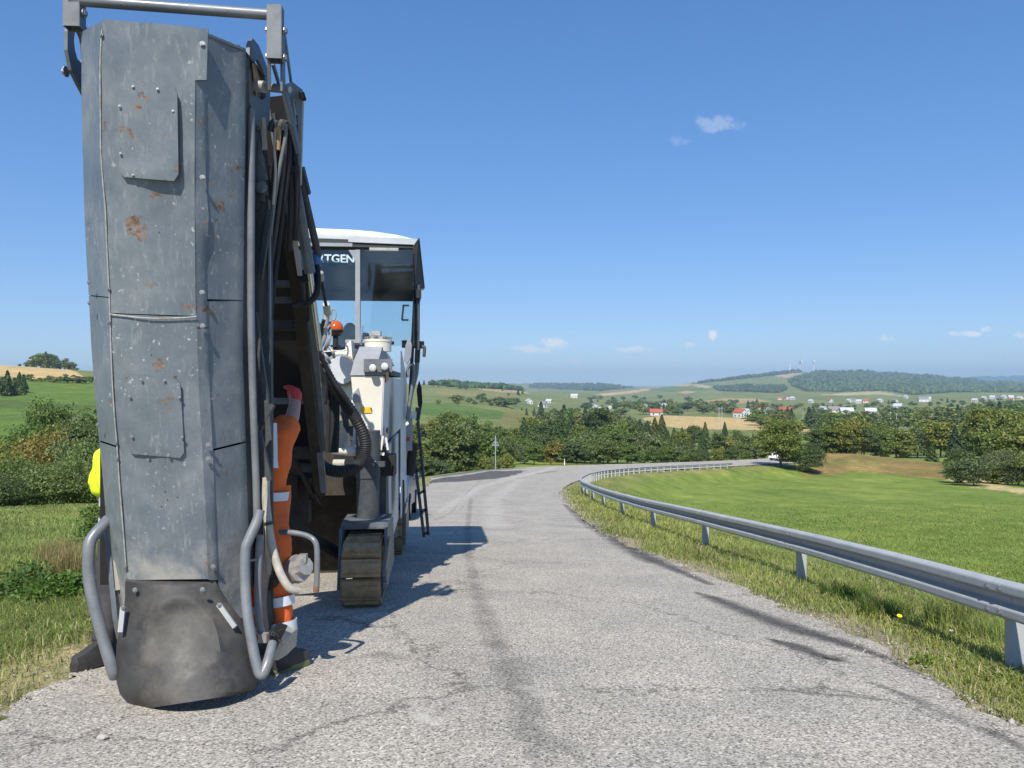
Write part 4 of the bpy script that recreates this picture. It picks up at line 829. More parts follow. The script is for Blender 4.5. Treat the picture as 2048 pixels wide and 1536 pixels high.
# gravel crumbs along the road edges
m, nt, b = newmat('gravel_mix'); MAT['gravel_mix'] = m; ge = nd(nt, 'ShaderNodeNewGeometry'); nt.links.new(ramp(nt, ge.outputs['Random Per Island'], [(0, (.10, .09, .08)), (.5, (.25, .225, .19)), (1, (.42, .39, .34))]).outputs[0], b.inputs['Base Color']); b.inputs['Roughness'].default_value = .9
def gravel(n, side, label):
    rg_ = np.random.default_rng(31 + side); k = rg_.integers(0, 1, n); s_g = np.exp(rg_.uniform(math.log(3.0), math.log(40), n)) + 7; f_ = np.interp(s_g, arc, np.arange(len(arc))); E_ = lerp_arr(RE if side > 0 else LE, f_); O_ = lerp_arr(LE if side > 0 else RE, f_); dv = E_ - O_; dv /= np.linalg.norm(dv, axis=1)[:, None]
    off = rg_.normal(.12, .17, n); p_ = E_ + dv * off[:, None]; z_ = np.where(off < .02, lerp_arr(RZ if side > 0 else LZ, f_) + .016, ground(p_[:, 0], p_[:, 1]) + .004); sz = np.exp(rg_.normal(math.log(.0075), .4, n)) * np.maximum(1, p_[:, 1] / 12)
    tet = np.array([(1, .2, 0), (-.4, .9, 0), (-.7, -.7, 0), (.3, -.5, .1), (.1, .1, .8), (-.2, .2, .6)]); F0 = np.array([(0, 1, 4), (1, 2, 5), (2, 3, 5), (3, 0, 4), (1, 5, 4), (3, 4, 5)])
    an = rg_.uniform(0, 6.28, n); ca_, sa_ = np.cos(an), np.sin(an); T = tet[None].repeat(n, 0) * rg_.uniform(.7, 1.3, (n, 6, 3)); V_ = np.stack([T[..., 0] * ca_[:, None] - T[..., 1] * sa_[:, None], T[..., 0] * sa_[:, None] + T[..., 1] * ca_[:, None], T[..., 2]], 2) * sz[:, None, None] + np.stack([p_[:, 0], p_[:, 1], z_], 1)[:, None]
    me_ = np_mesh('gravel', V_.reshape(-1, 3), (F0[None] + (np.arange(n) * 6)[:, None, None]).reshape(-1, 3)); setprops(link_mesh('gravel', me_, None, 'gravel_mix'), label, 'gravel', None, 'stuff')
gravel(5000, 1, 'loose gravel and grit along the right road edge'); gravel(3500, -1, 'loose gravel and grit along the left road edge')
# ================================================================== COLD MILLING MACHINE
from mathutils import noise as mnoise
# worn grey sheet steel: scuffs, pale dust, rust
m, nt, b = newmat('sheet_steel'); MAT['sheet_steel'] = m
ge = nd(nt, 'ShaderNodeNewGeometry'); pos_ = ge.outputs['Position']
n1 = noise(nt, 3.2, 7, .68, pos_); base = ramp(nt, n1.outputs[0], [(.28, (.108, .130, .147)), (.5, (.152, .176, .192)), (.74, (.235, .250, .255))]).outputs[0]
mp = nd(nt, 'ShaderNodeMapping'); mp.inputs['Scale'].default_value = (9, 9, 1.6); nt.links.new(pos_, mp.inputs['Vector']); mp.inputs['Rotation'].default_value = (0, .25, 0)
n2 = noise(nt, 4.5, 6, .75, mp.outputs[0]); sc_ = ramp(nt, n2.outputs[0], [(.54, (0, 0, 0)), (.74, (.5, .5, .5))]).outputs[0]; base = mix(nt, sc_, base, (.42, .42, .40))
n3 = noise(nt, 34, 3, .6, pos_); n3b = noise(nt, 2.4, 4, .6, pos_); k3 = ramp(nt, n3.outputs[0], [(.635, (0, 0, 0)), (.68, (1, 1, 1))]).outputs[0]; k3b = ramp(nt, n3b.outputs[0], [(.45, (0, 0, 0)), (.62, (.8, .8, .8))]).outputs[0]
base = mix(nt, mix(nt, 1, k3, k3b, 'MULTIPLY'), base, (.55, .55, .53))
n4 = noise(nt, 7.5, 6, .62, pos_); n4b = noise(nt, 1.7, 3, .5, pos_); k4 = ramp(nt, n4.outputs[0], [(.618, (0, 0, 0)), (.645, (1, 1, 1))]).outputs[0]; k4b = ramp(nt, n4b.outputs[0], [(.46, (0, 0, 0)), (.53, (1, 1, 1))]).outputs[0]
rc = ramp(nt, n3.outputs[0], [(.35, (.10, .06, .035)), (.6, (.25, .17, .12))]).outputs[0]
base = mix(nt, mix(nt, 1, k4, k4b, 'MULTIPLY'), base, rc)
sp = nd(nt, 'ShaderNodeSeparateXYZ'); nt.links.new(pos_, sp.inputs[0]); mr = nd(nt, 'ShaderNodeMapRange'); mr.inputs['From Min'].default_value = .62; mr.inputs['From Max'].default_value = .26; nt.links.new(sp.outputs['Z'], mr.inputs['Value'])
dn_ = ramp(nt, n1.outputs[0], [(.42, (0, 0, 0)), (.66, (.75, .75, .75))]).outputs[0]; base = mix(nt, mix(nt, 1, mr.outputs[0], dn_, 'MULTIPLY'), base, (.44, .40, .33))
nt.links.new(base, b.inputs['Base Color']); b.inputs['Metallic'].default_value = .12
nt.links.new(ramp(nt, n1.outputs[0], [(.3, (.34, .34, .34)), (.7, (.58, .58, .58))]).outputs[0], b.inputs['Roughness'])
nb_ = noise(nt, 11, 4, .5, pos_); nt.links.new(bump(nt, nb_.outputs[0], .18, .008), b.inputs['Normal'])
plain('rubber_flap', (.042, .041, .039), .6, 0, .35, 6, .3, .4, (.125, .112, .09), .6)
plain('frame_grey', (.120, .138, .150), .45, .1, .25, 7, .1, .5, (.20, .18, .15), .4); plain('frame_dark', (.050, .056, .060), .55, 0, .3, 9, 0, .4, (.12, .10, .08), .5)
plain('tube_grey', (.165, .180, .190), .40, .1, .2, 8, 0, .5, (.24, .21, .18), .35); plain('rubber_black', (.018, .018, .019), .6, 0, .3, 14, 0, .35); plain('belt_black', (.013, .012, .012), .85, 0, .3, 8)
plain('hose_beige', (.42, .39, .32), .6, 0, .2, 14, 0, .4, (.22, .19, .15), .5); plain('machine_white', (.68, .64, .54), .45, 0, .05, 5, 0, .5, (.52, .45, .34), .25); plain('machine_white_side', (.62, .64, .64), .45, 0, .06, 5)
plain('plastic_grey', (.27, .285, .30), .5, 0, .1, 7, 0, .4, (.36, .34, .30), .3); plain('mud', (.36, .245, .13), .9, 0, .3, 14, .4, .2, (.44, .32, .17), .6); plain('mud_dark', (.045, .038, .031), .9, 0, .3, 12, .3, .2, (.085, .07, .05), .5)
plain('sticker_orange', (.52, .16, .03), .5); plain('sticker_yellow', (.72, .43, .02), .5); plain('sign_black', (.006, .006, .007), .4); plain('letter_white', (.80, .80, .80), .5, 0, .02); plain('letter_dark', (.05, .05, .05), .6)
plain('lamp_glass', (.62, .63, .62), .25, .2, .08, 30); plain('silver_dirty', (.42, .40, .36), .45, .5, .3, 14, .2); plain('ceiling_dark', (.035, .038, .04), .7); plain('blue_cap', (.05, .14, .32), .5); plain('steel_bright', (.62, .63, .64), .25, .85, .1, 12); plain('red_paint_dusty', (.32, .05, .05), .6, 0, .2); plain('seat_grey', (.20, .20, .21), .8)
plain('roof_shell', (.47, .49, .50), .4, 0, .1, 3, 0, .5, (.36, .36, .34), .4); plain('weld_pale', (.40, .40, .37), .7, 0, .25, 30, .3, .3, (.25, .15, .09), .6); plain('plastic_recess_shade', (.14, .15, .16), .5); plain('rust', (.22, .11, .06), .85, 0, .35, 20, .3)  # recess plastic is the cover grey darkened, shade put into the colour
m, nt, b = newmat('amber'); MAT['amber'] = m; b.inputs['Base Color'].default_value = (.75, .13, .015, 1); b.inputs['Roughness'].default_value = .12; b.inputs['Transmission Weight'].default_value = .35
def glassmat(name, tint, refl):
    m, nt, b = newmat(name); MAT[name] = m; nt.nodes.remove(b)
    t = nt.nodes.new('ShaderNodeBsdfTransparent'); t.inputs[0].default_value = (*tint, 1); g = nt.nodes.new('ShaderNodeBsdfGlossy'); g.inputs['Roughness'].default_value = .03; g.inputs[0].default_value = (.9, .95, 1, 1)
    d = nt.nodes.new('ShaderNodeBsdfDiffuse'); d.inputs[0].default_value = (.55, .58, .58, 1)
    f = nt.nodes.new('ShaderNodeFresnel'); f.inputs[0].default_value = 1.5; a = nt.nodes.new('ShaderNodeMath'); a.operation = 'MULTIPLY_ADD'; a.inputs[1].default_value = 1.0; a.inputs[2].default_value = refl; nt.links.new(f.outputs[0], a.inputs[0])
    tcn = nt.nodes.new('ShaderNodeTexCoord'); nn = nt.nodes.new('ShaderNodeTexNoise'); nn.inputs['Scale'].default_value = 3; nn.inputs['Detail'].default_value = 6; nt.links.new(tcn.outputs['Object'], nn.inputs['Vector'])
    rp = ramp(nt, nn.outputs[0], [(.4, (.004, .004, .004)), (.8, (.05, .05, .05))]); ms0 = nt.nodes.new('ShaderNodeMixShader'); nt.links.new(rp.outputs[0], ms0.inputs[0]); nt.links.new(t.outputs[0], ms0.inputs[1]); nt.links.new(d.outputs[0], ms0.inputs[2])
    ms = nt.nodes.new('ShaderNodeMixShader'); nt.links.new(a.outputs[0], ms.inputs[0]); nt.links.new(ms0.outputs[0], ms.inputs[1]); nt.links.new(g.outputs[0], ms.inputs[2]); nt.links.new(ms.outputs[0], nt.nodes['Material Output'].inputs[0])
glassmat('cab_glass', (.84, .92, .93), .0)

HX = Vector((-.096, .995, 0)).normalized(); RX = Vector((.995, .096, 0)).normalized(); MO = Vector((-1.23, 7.0, 0))
def M(a, b, z): return MO + HX * a + RX * b + Vector((0, 0, z))
MROT = Matrix((RX, HX, Vector((0, 0, 1)))).transposed()
root = empty('milling_machine', (-1.9, 7.2, -float(S(7.2))), 'tracked road milling machine with grey folded conveyor and white body parked on the road', 'milling machine')
def part(mb, name, mat, parent=None, **k): return mb.build(name, mat, parent or root, **k)
def mbox(a0, a1, b0, b1, z0, z1): return MB().box(M((a0 + a1) / 2, (b0 + b1) / 2, (z0 + z1) / 2), (b1 - b0, a1 - a0, z1 - z0), MROT)
def PX(px, py, x):
    """pixel on the upright plane at constant x"""
    d = x * FPX / (px - CX); return P(px, py, d)
def it(tab, y): return float(np.interp(y, [t[0] for t in tab], [t[1] for t in tab]))
# ------------------------------------------------------------------ folded discharge conveyor (its cover faces the camera)
LO = [(40, 161), (65, 163), (200, 163), (400, 168), (500, 172), (600, 178), (700, 183), (790, 190), (870, 197), (950, 205), (1050, 213), (1150, 225), (1260, 236), (1300, 240)]
LF = [(38, 205), (130, 200), (330, 202), (400, 210), (520, 215), (600, 219), (700, 222), (810, 227), (890, 234), (970, 239), (1080, 248), (1160, 254), (1300, 262)]
RF = [(55, 391), (350, 389), (600, 391), (660, 394), (800, 399), (930, 406), (1030, 412), (1110, 414), (1160, 417), (1300, 424)]
SR = [(60, 416), (160, 413), (350, 411), (440, 418), (520, 410), (600, 413), (750, 418), (850, 423), (930, 427), (1080, 432), (1150, 435), (1300, 446)]
RO = [(95, 491), (400, 488), (600, 486), (700, 484), (760, 487), (850, 490), (950, 493), (1050, 496), (1150, 497), (1250, 500), (1300, 502)]
def d0(py): return 4.0 + .45 * (py - 40) / 1120
def plate(name, ca, cb, da, db, y0, y1, nx=6, ny=None, dent=.006, lift=0.0, seed=0, bow=.0, yb=None, sink_a=0, sink_b=0):
    """sheet between two edge tables; da/db depth offsets of its edges; y0,y1 may be (left,right)"""
    y0l, y0r = y0 if isinstance(y0, tuple) else (y0, y0); y1l, y1r = y1 if isinstance(y1, tuple) else (y1, y1)
    ny = ny or max(4, int((y1l - y0l) / 24)); rows = []
    for j in range(ny + 1):
        row = []
        for i in range(nx + 1):
            u = i / nx; v = j / ny; py = (y0l + (y1l - y0l) * v) * (1 - u) + (y0r + (y1r - y0r) * v) * u
            px = it(ca, py) * (1 - u) + it(cb, py) * u; d = d0(py) + da * (1 - u) + db * u - lift
            e = min(u, 1 - u, v, 1 - v); d += 1.9 * dent * mnoise.noise(Vector((u * 2.2 + seed * 7, v * ny * .22, seed))) * (.35 + 1.3 * min(.5, e)) - bow * 4 * u * (1 - u)
            row.append(P(px, py, d))
        rows.append(row)
    return MB().sheet(rows, off=(0, .007, 0))
cover = part(plate('c', LF, RF, .0, .05, (38, 54), (626, 632), 10, None, .010, 0, 1, .012), 'conveyor_cover', 'sheet_steel', smooth=True)
part(plate('c', LF, RF, .0, .05, (628, 634), (1160, 1158), 10, None, .016, -.006, 2, .016), 'cover_plate', 'sheet_steel', cover, smooth=True)
for (a, b_), sd in (((64, 590), 3), ((592, 880), 4), ((884, 1262), 5)):
    o0, o1 = (0, -22) if a == 64 else (0, 4) if a == 592 else (0, 12)
    part(plate('c', LO, LF, .21, .002, (a, a + o1), (b_, b_ + (4 if a == 64 else 12 if a == 592 else -20)), 4, None, .010, 0, sd), 'side_plate', 'sheet_steel', cover, smooth=True)
for (a, b_), sd in (((57, 160), 6), ((162, 655), 7), ((657, 1160), 8)):
    part(plate('c', RF, SR, .052, .098 if a > 57 else .065, a, b_, 2, None, .004, .004 if a == 57 else 0, sd), 'corner_strip', 'sheet_steel', cover, smooth=True)
part(plate('c', SR, RO, .105, .30, (66, 97), (598, 600), 5, None, .008, 0, 9), 'side_plate', 'sheet_steel', cover, smooth=True)
part(plate('c', SR, RO, .105, .30, (602, 601), (898, 882), 5, None, .008, -.004, 10), 'side_plate', 'sheet_steel', cover, smooth=True)
part(plate('c', SR, RO, .105, .30, (902, 886), (1225, 1240), 5, None, .010, 0, 11), 'side_plate', 'sheet_steel', cover, smooth=True)
part(MB().tube([P(it(LF, y), y, d0(y) - .004) for y in range(60, 1150, 60)], .0035, 6), 'weld_seam', 'weld_pale', cover); part(MB().tube([P(218 + (393 - 218) * t, 628 + 5 * t + 6 * math.sin(t * 3.1), d0(630) + .05 * t - .012 * 4 * t * (1 - t) - .006) for t in np.linspace(0, 1, 9)], .0035, 6), 'weld_seam', 'weld_pale', cover)
# lid closing the cover at the top, side walls going back
topz = [P(it(LO, 65), 65, d0(65) + .21), P(it(LF, 38), 38, d0(38)), P(300, 40, d0(40) + .015), P(it(RF, 55), 55, d0(55) + .05), P(it(SR, 66), 66, d0(66) + .105), P(it(RO, 97), 97, d0(97) + .30)]
part(MB().prism([p - Vector((0, -.004, .012)) for p in topz] + [topz[-1] + Vector((0, .35, -.012)), topz[0] + Vector((0, .45, -.012))], (0, 0, -.008)), 'end_plate', 'frame_dark', cover)
rows = [[P(it(RO, y), y, d0(y) + .30) + Vector((-.004, .008, 0)), P(it(RO, y), y, d0(y) + .30) + Vector((-.03, .42, 0))] for y in range(100, 1240, 60)]
part(MB().sheet(rows, off=(-.006, 0, 0)), 'inner_wall', 'frame_dark', cover)
rows = [[P(it(LO, y), y, d0(y) + .21) + Vector((.004, .008, 0)), P(it(LO, y), y, d0(y) + .21) + Vector((.0, .5, 0))] for y in range(70, 1260, 60)]
part(MB().sheet(rows, off=(.006, 0, 0)), 'inner_wall', 'frame_grey', cover)
# back of the folded section: belt with idlers
rows = [[P(200 + 3 * k * 0, y, d0(y) + .42), P(478, y, d0(y) + .50)] for y in range(90, 1260, 90)]
part(MB().sheet(rows, off=(0, .02, 0)), 'return_belt', 'belt_black', cover)
BS = .5
def pane(x0, y0, x1, y1, lift, name, seed):
    TA = [(y0, x0), (y1, x0 + (y1 - y0) * .03)]; TB = [(y0, x1), (y1, x1 + (y1 - y0) * -.005 + (4 if seed == 12 else 10))]
    # rounded corners by pulling rows in
    mb = MB(); rows = []; ny, nx = 14, 8
    for j in range(ny + 1):
        v = j / ny; py = y0 + (y1 - y0) * v; ins = 9 * max(0, 1 - min(v, 1 - v) * 11) ** 2; row = []
        for i in range(nx + 1):
            u = i / nx; px = (it(TA, py) + ins) * (1 - u) + (it(TB, py) - ins) * u
            row.append(P(px, py + 8 * u, d0(py) + .05 * (px - 205) / 185 - .012 * 4 * ((px - 205) / 185) * (1 - (px - 205) / 185) - lift - .014 * v * (seed == 12) * u + .006 * mnoise.noise(Vector((u * 2, v * 2.5, seed)))))
        rows.append(row)
    return part(MB().sheet(rows, off=(0, .008, 0)), name, 'sheet_steel', cover, smooth=True)
pane(233, 164, 354, 354, .022, 'access_plate', 12); pane(251, 750, 360, 908, .018, 'access_plate', 13)
def cbolt(px, py, sc=1.0, lift=.03, off=0): 
    u = (px - it(LF, py)) / (it(RF, py) - it(LF, py)); add_bolt(cover, P(px, py, d0(py) + .05 * u - .012 * max(0, 4 * u * (1 - u)) - lift + off), (.05, -1, .06), sc * BS)
for px, py in [(266, 173), (315, 178), (239, 212), (346, 222), (241, 307), (344, 315), (266, 350), (310, 350)]: cbolt(px, py, .62, .030)
for px, py in [(282, 759), (329, 761), (259, 793), (359, 795), (264, 873), (364, 874), (292, 908), (337, 910)]: cbolt(px, py, .68, .026)
for px, py in [(405, 88), (405, 355), (404, 585), (405, 652), (416, 890), (416, 918), (426, 1133)]:
    add_bolt(cover, P(px, py, d0(py) + .055), (.35, -1, .05), .62)
for px, py in [(203, 70), (217, 578), (217, 645), (232, 886), (234, 918), (250, 1135), (178, 565), (179, 606), (196, 850)]: add_bolt(cover, P(px, py, d0(py) + (.09 if px < 200 else .0) - .006), (-.3, -1, .05), .5)
for px, py in [(312, 452), (297, 700), (325, 975), (329, 990), (316, 1003), (349, 985)]: cbolt(px, py, .35, .014)
# rubber flap at the tail
FL = [(1156, 255), (1175, 250), (1205, 250), (1240, 246), (1270, 239), (1290, 233), (1330, 231), (1365, 233), (1390, 240), (1405, 254), (1418, 282)]; FR = [(1156, 425), (1180, 433), (1210, 450), (1245, 478), (1275, 494), (1310, 502), (1345, 510), (1366, 512), (1380, 511), (1387, 506), (1392, 494)]
rows = []; ny, nx = 34, 18
for j in range(ny + 1):
    row = []
    for i in range(nx + 1):
        v = j / ny; u = i / nx; py = (1146 + 11 * 4 * u * (1 - u) * (v < .35) * (1 - v / .35)) * (1 - v) + (1419 - 33 * u) * v
        pe = 1156 + (1418 - 1156) * v; pr = 1156 + (1392 - 1156) * v; px = it(FL, pe) * (1 - u) + it(FR, pr) * u
        d = 4.435 + .10 * u - .22 * v ** 1.6 - .10 * 4 * u * (1 - u) * (.35 + .65 * v) + .15 * abs(2 * u - 1) ** 3 * v
        rr_ = math.hypot((px - 362) / 75, (py - 1310) / 115); d -= .022 * math.exp(-((rr_ - 1) / .12) ** 2) * (py < 1330) + .012 * mnoise.noise(Vector((u * 3, v * 3, 2)))
        d += .05 * max(0, 1 - v / .06)
        row.append(P(px, py, d))
    rows.append(row)
flap = part(MB().sheet(rows, off=(.002, .014, 0)), 'rubber_flap', 'rubber_flap', smooth=True)
for a, b_, dd_ in (((437, 1208), (470, 1254), 4.475), ((246, 1214), (241, 1264), 4.40)):
    part(MB().bar(P(*a, dd_), P(*b_, dd_ - .02), .028, .012, (0, -1, 0)), 'clamp_strip', 'galvanised', flap)
    for p in (a, b_): add_bolt(flap, P(p[0] * .94 + (a[0] + b_[0]) * .03, p[1] * .94 + (a[1] + b_[1]) * .03, dd_ - .014), (0, -1, .1), .5)
for p in ((270, 1180), (405, 1179)): add_bolt(flap, P(*p, 4.405), (0, -1, .1), .6)
# tail loops (tubular guards)
lg = part(MB().tube([P(216, 1040, 4.62), P(200, 1057, 4.55), P(182, 1080, 4.50), P(178, 1105, 4.48), P(178, 1150, 4.48), P(186, 1200, 4.46), P(206, 1275, 4.44), P(224, 1335, 4.42), P(230, 1352, 4.44)], .034, 14), 'tail_guard', 'tube_grey', smooth=True)
part(MB().bar(P(217, 1060, 4.66), P(236, 1250, 4.58), .03, .05), 'guard_plate', 'frame_grey', lg); part(MB().bar(P(236, 1240, 4.58), P(232, 1320, 4.52), .04, .04), 'guard_plate', 'frame_dark', lg)
part(MB().bar(P(229, 1100, 4.62), P(236, 1180, 4.58), .018, .03), 'reflector', 'hose_beige', lg)
rg = part(MB().tube([P(520, 1020, 4.66), P(514, 1042, 4.64), P(498, 1078, 4.60), P(491, 1100, 4.58), P(490, 1150, 4.56), P(494, 1220, 4.52), P(505, 1290, 4.48), P(515, 1335, 4.46), P(524, 1348, 4.46), P(536, 1322, 4.50), P(545, 1285, 4.6)], [.030] * 8 + [.034, .03, .026], 14), 'tail_guard', 'tube_grey', smooth=True)
part(MB().tube([P(521, 1070, 4.72), P(518, 1100, 4.70), P(516, 1180, 4.68), P(518, 1240, 4.66), P(524, 1268, 4.66)], .022, 12), 'inner_tube', 'tube_grey', rg, smooth=True)
part(MB().bar(P(495, 1122, 4.58), P(518, 1118, 4.70), .012, .012), 'rung', 'tube_grey', rg)
part(MB().box(P(527, 1275, 4.62), (.05, .05, .05)), 'foot_plate', 'silver_dirty', rg)
part(MB().prism([P(540, 1298, 4.75), P(560, 1262, 4.85), P(578, 1272, 4.9), P(574, 1310, 4.88), P(555, 1322, 4.8), P(538, 1318, 4.72)], (.02, .14, .01)), 'scraper_block', 'hose_beige', rg, bevel=.006)
part(MB().prism([P(535, 1290, 4.68), P(552, 1248, 4.78), P(572, 1255, 4.84), P(548, 1305, 4.72)], (.0, .05, .0)), 'scraper_block', 'rubber_black', rg, bevel=.006)
mb = MB(); rq = random.Random(4)
for i in range(16):
    p = P(508 + rq.uniform(-6, 6), 1358 + rq.uniform(-6, 6), 4.5); mb.tube([p, p + Vector((rq.uniform(-.03, .03), rq.uniform(-.02, .02), rq.uniform(-.03, .03)))], [.005, .002], 5, True, False)
for i in range(18):
    p = P(548 + rq.uniform(-10, 10), 1275 + rq.uniform(-16, 16), 4.7); mb.tube([p, p + Vector((rq.uniform(-.05, .05), rq.uniform(-.03, .0), rq.uniform(-.05, .05)))], [.004, .002], 5, True, False)
part(mb, 'frayed_cable', 'rubber_black', rg)
# top bar, brackets, ears
tb = part(MB().cyl(P(140, 0, 4.20), P(545, 30, 4.37), .030, 18), 'top_bar', 'tube_grey', smooth=True)
def box_tube(a, b_, w, h, t=.006):
    """open rectangular tube"""
    mb = MB(); a, b_ = Vector(a), Vector(b_); X_ = RX; Y_ = HX
    for s in (-1, 1): mb.bar(a + X_ * s * w / 2, b_ + X_ * s * w / 2, t, h, Y_)
    for s in (-1, 1): mb.bar(a + Y_ * s * h / 2, b_ + Y_ * s * h / 2, w, t, Y_)
    return mb
br = part(box_tube(P(551, 15, 4.37), P(551, 122, 4.37), .076, .075), 'top_bracket', 'frame_grey'); bl = part(box_tube(P(149, -14, 4.22), P(149, 58, 4.22), .082, .075), 'top_bracket', 'frame_grey')
for px, py, n_ in ((537, 60, -1), (537, 113, -1), (569, 62, 1), (569, 116, 1)): add_bolt(br, P(px, py, 4.38), (n_, 0, 0), 1.0)
add_bolt(bl, P(168, 27, 4.22), (1, 0, 0), 1.0)
part(MB().bar(P(538, 118, 4.40), P(539, 180, 4.45), .018, .05), 'strut', 'frame_grey', br); part(MB().bar(P(565, 60, 4.42), P(566, 185, 4.45), .012, .06), 'strut', 'frame_grey', br)
part(MB().bar(P(568, 62, 4.47), P(583, 170, 4.85), .012, .045), 'strut', 'frame_grey', br); part(MB().bar(P(545, 125, 4.5), P(557, 165, 4.8), .016, .03), 'strut', 'frame_grey', br)
def ear(outer, inner, x, th, name, parent=None):
    mb = MB(); o = [PX(a, c_, x) for a, c_ in outer]; q = [PX(a, c_, x) for a, c_ in inner]; n = len(o); off = Vector((th, 0, 0))
    vs_ = o + q + [p + off for p in o] + [p + off for p in q]; fs = []
    for i in range(n):
        j = (i + 1) % n; fs += [(i, j, n + j, n + i), (2 * n + i, 3 * n + i, 3 * n + j, 2 * n + j), (i, 2 * n + i, 2 * n + j, j), (n + i, n + j, 3 * n + j, 3 * n + i)]
    return part(mb.add(vs_, fs), name, 'frame_grey', parent)
el = ear([(148, 42), (134, 44), (128, 62), (128, 100), (136, 140), (150, 168), (163, 192), (172, 190), (172, 60), (160, 48)], [(150, 62), (143, 64), (141, 80), (143, 100), (148, 118), (154, 124), (160, 128), (162, 118), (160, 90), (156, 72)], -2.52, .02, 'lifting_ear')
add_bolt(el, PX(133, 143, -2.53), (-1, 0, 0), 1.3)
er = ear([(498, 76), (492, 90), (490, 150), (492, 200), (500, 240), (515, 260), (532, 250), (534, 170), (526, 130), (510, 90)], [(504, 118), (502, 130), (501, 150), (505, 185), (511, 196), (517, 200), (524, 196), (525, 170), (519, 140), (511, 122)], -1.535, .022, 'lifting_ear')
part(MB().cyl(P(508, 172, 4.52), P(530, 174, 4.50), .034, 14), 'pivot_pin', 'silver_dirty', er, smooth=True); part(MB().cyl(P(540, 175, 4.52), P(570, 178, 4.50), .026, 14), 'pivot_pin', 'tube_grey', er, smooth=True); part(MB().cyl(P(569, 177, 4.50), P(580, 179, 4.49), .019, 8), 'pivot_nut', 'silver_dirty', er)
part(MB().prism([PX(504, 125, -1.50), PX(512, 128, -1.50), PX(522, 170, -1.50), PX(512, 190, -1.50)], (-.01, .02, 0)), 'rubber_pad', 'mud', er)
# side frame of the folded section (tube, plate, braces)
st_ = part(MB().tube([P(503, 218, 4.46), P(502, 420, 4.50), P(502, 620, 4.56), P(506, 800, 4.62), P(512, 960, 4.66), P(514, 1045, 4.66)], .0215, 14), 'side_tube', 'tube_grey', smooth=True)
for y in (220, 582, 621, 862, 898): part(MB().bar(P(488, y, d0(y) + .36), P(500, y - 2, d0(y) + .40), .01, .014), 'tube_clip', 'frame_dark', st_)
fp = part(MB().prism([P(510, 235, 4.72), P(528, 300, 4.74), P(540, 420, 4.78), P(541, 1000, 5.0), P(546, 1240, 4.92), P(520, 1290, 4.85), P(508, 900, 4.85)], (.004, .05, 0)), 'frame_plate', 'frame_dark')
part(MB().bar(P(539, 400, 4.74), P(541, 1000, 4.94), .010, .02), 'plate_edge', 'tube_grey', fp)
for a, b_ in (((509, 625), (533, 800)), ((533, 800), (540, 880)), ((545, 810), (517, 862)), ((517, 862), (540, 960)), ((512, 420), (534, 330)), ((520, 560), (540, 420))):
    part(MB().bar(P(*a, 4.72), P(*b_, 4.74), .03, .03), 'brace', 'frame_dark', fp)
part(MB().prism([P(514, 345, 4.70), P(530, 340, 4.70), P(530, 404, 4.72), P(517, 400, 4.72)], (0, .012, 0)), 'gusset', 'frame_grey', fp); add_bolt(fp, P(523, 375, 4.69), (0, -1, 0), 1.6)
for y, c_ in ((270, 'tube_grey'), (300, 'frame_grey')): part(MB().bar(P(512, y, 4.70), P(532, y + 90, 4.72), .03, .02), 'brace', c_, fp)
part(MB().bar(P(526, 235, 4.66), P(530, 300, 4.68), .03, .012), 'gusset', 'hose_beige', fp)
# pivot plates and truss to the main conveyor
tp_ = part(MB().prism([P(572, 168, 4.62), P(584, 163, 4.75), P(606, 180, 4.9), P(603, 205, 4.9), P(600, 330, 4.95), P(594, 330, 4.94), P(592, 205, 4.86), P(578, 192, 4.7)], (-.012, .01, 0)), 'pivot_plate', 'frame_grey')
part(MB().bar(P(570, 185, 4.60), P(598, 305, 4.80), .024, .05), 'truss_bar', 'frame_grey', tp_); part(MB().bar(P(584, 200, 4.75), P(590, 250, 4.82), .018, .03), 'truss_bar', 'frame_grey', tp_); part(MB().bar(P(604, 195, 4.92), P(599, 370, 4.98), .02, .03), 'truss_bar', 'hose_beige', tp_)
for i in range(3): part(MB().cyl(P(600 + i * 2, 186 + i * 5, 4.88), P(606 + i * 1.5, 188 + i * 5, 4.86), .014, 8), 'pivot_nut', 'rubber_black', tp_)
part(MB().bar(P(605, 335, 5.0), P(618, 388, 5.1), .02, .03), 'truss_bar', 'frame_dark', tp_)
part(MB().prism([P(526, 195, 5.02), P(572, 190, 5.02), P(592, 240, 5.05), P(602, 390, 5.2), P(600, 470, 5.3), P(545, 470, 5.25), P(536, 380, 5.2)], (0, .03, 0)), 'dark_backing', 'belt_black')  # black sheet added behind the hoses so no sky shows between them
for k_ in range(4): part(MB().bar(P(538 + 10 * k_, 215 + 12 * k_, 4.95), P(556 + 8 * k_, 330 + 14 * k_, 5.0), .02, .03), 'web_rib', ('frame_grey', 'frame_dark')[k_ % 2])
